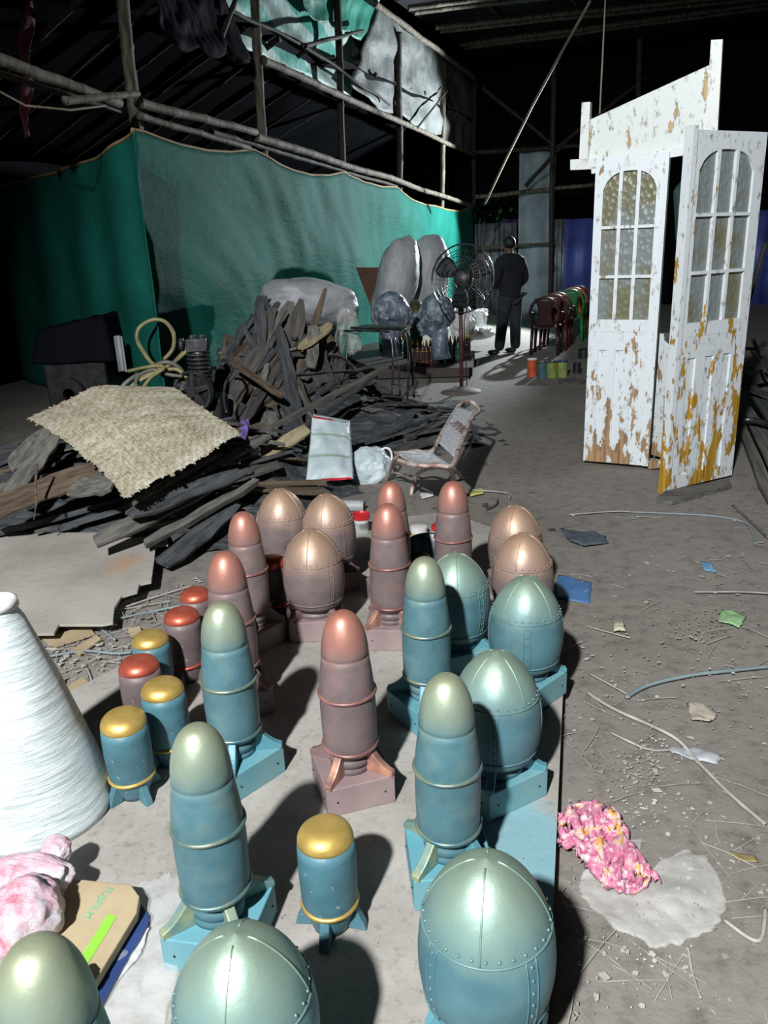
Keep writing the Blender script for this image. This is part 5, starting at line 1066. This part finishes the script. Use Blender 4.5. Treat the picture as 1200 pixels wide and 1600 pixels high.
# ------------------------------------------------------------------ JARS and odds behind the shells
def at0(u, v, z=0): return G(u, v, z)
jr = thing('red_lidded_jar', 'clear jar with red and white screw lid behind the brown shells', 'jar', G(566, 850, 0))
ht = .17; MB().lathe([(.001, 0), (.035, 0), (.038, .02), (.038, .12), (.03, .135)], 24).build('jar_body', 'poly', jr, smooth=True)
MB().lathe([(.040, .125), (.042, .145), (.001, .146)], 28).build('lid_skirt', 'white', jr, auto=40)
MB().lathe([(.046, .145), (.048, .17), (.040, .172), (.036, .162), (.001, .160)], 28).build('lid', 'red', jr, auto=40)
MB().lathe([(.0385, .03), (.0387, .05)], 28).build('red_stripe', 'red', jr)
j2 = thing('white_lidded_jar', 'squat yellowish jar with white printed lid', 'jar', G(655, 850, 0))
MB().lathe([(.001, 0), (.045, 0), (.048, .02), (.046, .07)], 24).build('jar_body', M('yellow resin', srgb(170, 158, 120), .3), j2, smooth=True)
MB().lathe([(.044, .065), (.044, .098), (.041, .1), (.001, .1)], 28).build('lid', 'white', j2, auto=40)
j3 = tag(MB().lathe([(.001, 0), (.05, 0), (.055, .07), (.05, .072), (.001, .06)], 24).build('red_pot', 'red', smooth=True), 'red pot beside the white lidded jar', 'pot'); j3.location = G(690, 840)
bk_ = thing('teal_bucket', 'dark teal paint bucket lying behind the teal shells', 'bucket', G(668, 900, 0))
Rb = Matrix.Rotation(.5, 4, 'X')
MB().lathe([(.001, .0), (.10, .0), (.125, .13), (.13, .135), (.12, .135), (.095, .02), (.001, .015)], 36, (0, 0, .02), m=Rb).build('bucket_shell', M('dark teal paint', srgb(24, 66, 78), .3), bk_, smooth=True)
MB().lathe([(.001, 0), (.05, 0), (.052, .02), (.001, .022)], 20, (-.03, 0, .07), m=Rb).build('paint_tub', 'gold', bk_, smooth=True)
cu_ = tag(MB().lathe([(.001, 0), (.024, 0), (.028, .05), (.030, .052), (.025, .05), (.001, .01)], 24).build('steel_cup', 'steel', smooth=True), 'small steel cup left of the brown twin shells', 'cup'); cu_.location = G(577, 868, .05); cu_.rotation_euler = (0, PI/2, 0)
pi_ = tag(MB().lathe([(.03, 0), (.033, 0), (.033, .22), (.03, .22), (.03, 0)], 28).build('white_pipe', M('scuffed white tube', srgb(176, 180, 182), .5)), 'scuffed white tube lying behind the brown eggs', 'pipe'); pi_.location = G(512, 790, .04); pi_.rotation_euler = (0, PI/2, D(-10))
# ------------------------------------------------------------------ FLOOR LITTER (named pieces)
mt['pinkcloth'] = None
m, nt, b = newmat('pink and orange printed cloth'); v = texco(nt); vo = nd(nt, 'ShaderNodeTexVoronoi'); vo.inputs['Scale'].default_value = 22; nt.links.new(v, vo.inputs['Vector'])
nt.links.new(ramp(nt, nz(nt, v, 24, 3), [(.36, srgb(220, 160, 80)), (.42, srgb(206, 178, 176)), (.5, srgb(196, 124, 150)), (.58, srgb(184, 96, 130)), (.64, srgb(210, 190, 194))]), b.inputs['Base Color']); b.inputs['Roughness'].default_value = .8; mt['pinkcloth'] = m
pk = thing('pink_cloth', 'twisted pink and orange printed cloth on the floor at right', 'cloth', G(935, 1330))
R5 = random.Random(5)
sk = [(862, 1275), (885, 1300), (915, 1290), (940, 1310), (960, 1345), (1000, 1375), (1030, 1370)]
for k in range(44):
    mb = MB(); ph = R5.random()*6; st = R5.uniform(0, .55); L_n = R5.uniform(.3, .5); path = []
    for i in range(16):
        t = min(1, st+L_n*i/15)*(len(sk)-1); j = min(int(t), len(sk)-2); f = t-j; u = lerp(sk[j][0], sk[j+1][0], f); v_ = lerp(sk[j][1], sk[j+1][1], f)
        wd = 40*math.sin(PI*min(max(t/6, .12), .9)); g = G(u+wd*.6*math.sin(ph+i*.6), v_+wd*math.cos(ph*1.7+i*.5), .012+.012*(1+math.sin(ph+i)))
        path.append(g-pk.location)
    pth = smooth_path(path, 2); w0 = R5.uniform(.006, .012)
    mb.grid(lambda s, t: (lambda a: pth[a]+Vector((w0*(s-.5)*2*math.cos(ph), w0*(s-.5)*2*math.sin(ph), .012*math.sin(PI*s)+.006*math.sin(a))))(min(int(t*(len(pth)-1)), len(pth)-1)), 5, len(pth)-1)
    if k == 0: allm = MB()
    allm.add(mb.v, mb.f)
allm.build('cloth_folds', 'pinkcloth', pk, smooth=True, solid=.003)
crumple([(905, 1380), (930, 1355), (1000, 1370), (1040, 1345), (1075, 1330), (1115, 1355), (1135, 1410), (1110, 1455), (1060, 1480), (1010, 1478), (950, 1445), (915, 1410)], .002, 'milky_plastic_sheet', 'round milky plastic sheet spread on the floor below the pink cloth', 'plastic sheet', 'milky', .008, 8, 44)
crumple([(872, 900), (925, 912), (922, 944), (870, 936), (868, 915)], .004, 'blue_plastic_scrap', 'bright blue plastic scrap beside the brown eggs', 'plastic scrap', M('blue plastic', srgb(70, 116, 168), .5), .006, 1, 14)
crumple([(875, 826), (905, 832), (945, 838), (950, 850), (915, 856), (890, 848)], .004, 'grey_rag', 'crumpled slate grey rag on the floor behind the eggs', 'rag', M('slate cloth', srgb(74, 82, 92), .8), .014, 2, 16)
crumple([(1128, 954), (1145, 956), (1166, 964), (1155, 982), (1140, 976), (1122, 972)], .004, 'green_packet', 'light green torn packet on the floor at right', 'packet', M('green packet', srgb(150, 190, 138), .5), .008, 3, 12)
crumple([(1094, 878), (1112, 880), (1120, 895), (1100, 892)], .004, 'blue_scrap', 'small pale blue scrap on the floor right of the rag', 'scrap', M('pale blue plastic', srgb(110, 160, 196), .5), .006, 4, 10)
crumple([(1072, 1104), (1110, 1105), (1122, 1120), (1110, 1132), (1080, 1128)], .004, 'pale_crumpled_paper', 'pale crumpled paper on the floor, right of centre', 'paper', M('pale buff paper', srgb(166, 158, 144), .8), .018, 5, 14)
crumple([(956, 974), (975, 974), (978, 990), (958, 990)], .004, 'yellowish_foam', 'small yellowish foam block scrap on the floor', 'foam scrap', M('yellowish foam', srgb(186, 184, 158), .8), .018, 6, 8)
crumple([(1045, 1166), (1080, 1170), (1128, 1184), (1120, 1196), (1085, 1190), (1046, 1176)], .004, 'white_torn_strip', 'white torn plastic strip under the long stick', 'plastic strip', 'sack', .01, 7, 12)
crumple([(730, 766), (755, 763), (757, 772), (735, 776)], .004, 'yellow_wrapper', 'yellowish wrapper on the floor near the metal chair', 'wrapper', M('yellow wrapper', srgb(190, 190, 110), .5), .006, 8, 8)
crumple([(655, 772), (676, 770), (678, 776), (660, 780)], .004, 'white_scrap', 'white scrap on the floor below the metal chair', 'scrap', 'white', .006, 9, 8)
crumple([(1140, 1332), (1180, 1340), (1186, 1350), (1150, 1345)], .004, 'olive_wrapper', 'thin olive wrapper near the right edge of the picture', 'wrapper', M('olive wrapper', srgb(140, 128, 84), .5), .006, 10, 8)
crumple([(950, 1030+275), (985, 1315), (1005, 1312), (1000, 1330), (975, 1345)], .004, 'grey_plastic_scrap', 'translucent grey scrap above the milky sheet', 'plastic scrap', 'milky', .006, 11, 8)
def stick(pix, r, label, mat='wood_grey', z=.01): return tag(MB().tube(smooth_path([G(u, v, z) for u, v in pix]), r, 6).build('stick', mat, smooth=True), label, 'stick')
mt['straw'] = M('dry pale strip', srgb(176, 174, 168), .7, 0, srgb(146, 143, 136), 12)
mt['bluestrip'] = M('faded blue plastic strip', srgb(128, 144, 148), .6)
stick([(918, 1082), (960, 1108), (1050, 1150), (1090, 1190), (1140, 1240), (1196, 1288)], .006, 'long pale strip running diagonally to the right edge', 'straw')
stick([(978, 1090), (1015, 1070), (1080, 1055), (1140, 1048), (1215, 1040)], .007, 'faded blue grey strip curving to the right edge', 'bluestrip')
stick([(985, 800), (1040, 802), (1110, 806), (1160, 815), (1175, 830), (1180, 850)], .006, 'faded blue strip in front of the doors', 'bluestrip')
stick([(890, 804), (960, 799), (990, 800)], .004, 'thin grey stick left of the faded blue strip', 'straw')
stick([(1145, 790), (1170, 812), (1200, 840)], .007, 'grey stick slanting at the right edge below the boards')
stick([(1132, 1438), (1185, 1470), (1196, 1420)], .005, 'bent straw at the right edge of the milky sheet', 'straw')
stick([(920, 1052), (980, 1085), (978, 1090)], .003, 'thin straw left of the faded blue grey strip', 'straw')
stick([(1085, 925), (1160, 925), (1215, 928)], .004, 'straight pale twig at the right edge', 'straw')
stick([(915, 978), (985, 997)], .003, 'short yellow straw near the foam block', 'straw')
stick([(955, 1145), (1010, 1170), (1045, 1172)], .004, 'short pale twig ending at the torn strip', 'straw')
stick([(1075, 1480), (1082, 1520), (1095, 1560)], .003, 'thin straw below the milky sheet', 'straw')
stick([(76, 1026), (130, 1017), (180, 1021), (205, 1019)], .006, 'pale blue strip pointing at the speckled gold canister', 'bluestrip')
stick([(180, 968), (225, 958), (290, 945)], .006, 'pale blue strip left of the copper domed canisters', 'bluestrip')
stick([(140, 975), (160, 985), (180, 1000)], .005, 'short pale blue strip below the cement sheet', 'bluestrip')
stick([(40, 1013), (90, 1014)], .005, 'short pale stick right of the cone top', 'straw')
stick([(185, 952), (235, 935), (300, 915)], .004, 'thin curved cane between cement sheet and canister', 'straw')
stick([(735, 765), (790, 770), (796, 778)], .005, 'curled strip on the floor near the back brown egg', 'straw')
stick([(760, 795), (775, 788), (778, 780)], .005, 'short bent stick behind the back brown egg', 'wood_brown')
for pix, lab in (([(64, 996), (138, 978), (148, 990), (84, 1010)], 'tan cardboard strip below the cement sheet'), ([(110, 1015), (150, 992), (158, 998), (125, 1022)], 'narrow tan cardboard strip crossing the litter'), ([(100, 1085), (112, 1066), (128, 1058), (140, 1066), (120, 1082)], 'pale flake at the edge of the platform'), ([(200, 982), (218, 978), (222, 988), (204, 994)], 'small tan square by the speckled gold canister')):
    o = MB().prism([tuple(G(u, v, .014)) for u, v in pix], (0, 0, -.008)).build('cardboard_strip', 'card'); tag(o, lab, 'cardboard scrap')
# loose litter nobody could count
R6 = random.Random(8); lm = MB(); sm2 = MB()
def chip(mb, g, s, z):
    n = R6.choice((3, 4, 5)); a0 = R6.random()*6; asp = R6.uniform(.25, 1); az = R6.random()*6
    pts = []
    for i in range(n):
        a = a0+2*PI*i/n; p = Vector((s*math.cos(a)*R6.uniform(.6, 1), s*asp*math.sin(a)*R6.uniform(.6, 1), 0)); pts.append(rotz(az)@p+Vector((g.x, g.y, z)))
    mb.prism(pts, (0, 0, R6.uniform(.001, .003)))
for k in range(1500):
    v_ = 1600-R6.random()**.8*880; u = R6.uniform(872, 1230) if R6.random() < .8 else R6.uniform(640, 900)
    if u < 880 and v_ > 800: continue
    if u > 900 and v_ < 770: continue
    g = G(u, v_); chip(lm, g, R6.choice((.0015, .002, .003, .004, .006, .010)) if R6.random() < .97 else .018, .009)
for cx, cy, sp, n in ((1080, 985, 26, 70), (1010, 1185, 22, 90), (1010, 1270, 20, 40), (1115, 970, 20, 30), (990, 1220, 20, 60), (1000, 1490, 40, 30)):
    for k in range(n): g = G(R6.gauss(cx, sp), R6.gauss(cy, sp*.6)); chip(lm, g, R6.uniform(.002, .008), R6.uniform(.008, .014))
for k in range(520):
    u = R6.uniform(30, 330); v_ = R6.uniform(880, 1090)
    if v_ > 1090-(u-100)*.5 or v_ < 1010-(u)*.35: continue
    g = G(u, v_); chip(lm, g, R6.choice((.003, .004, .006, .010, .02)), .008)
for k in range(160):
    g = G(R6.uniform(100, 860), R6.uniform(900, 1590), PZ); 
    chip(lm, g, R6.choice((.002, .003, .004)), PZ+.0005)
mt['chip'] = M('pale flakes', srgb(196, 192, 184), .8, 0, srgb(124, 116, 104), 3)
tag(lm.build('paint_flakes', 'chip'), 'scattered pale flakes and shavings over the floor', 'debris', kind='stuff')
for k in range(70):
    v_ = R6.uniform(780, 1590); u = R6.uniform(880, 1220); g = G(u, v_, .008); a = R6.random()*PI; L = R6.uniform(.02, .09); d = Vector((math.cos(a), math.sin(a), 0))*L
    sm2.tube([g-d, g+d*.1+Vector((R6.uniform(-.006, .006), 0, .003)), g+d], .0012, 4)
for k in range(90):
    v_ = R6.uniform(900, 1060); u = R6.uniform(60, 300)
    if v_ < 1000-u*.3: continue
    g = G(u, v_, .012); a = R6.random()*PI; L = R6.uniform(.03, .12); d = Vector((math.cos(a), math.sin(a), 0))*L; sm2.tube([g-d, g+d], R6.uniform(.0006, .0022), 4)
tag(sm2.build('straw_litter', 'straw'), 'thin straws and splinters scattered over the floor', 'debris', kind='stuff')
sq = MB().prism([tuple(G(u, v, PZ+.002)) for u, v in [(414, 1398), (430, 1396), (432, 1408), (415, 1410)]], (0, 0, .001)).build('paper_square', 'sack'); tag(sq, 'tiny pale paper square in the shadow of the front left shell', 'paper scrap')
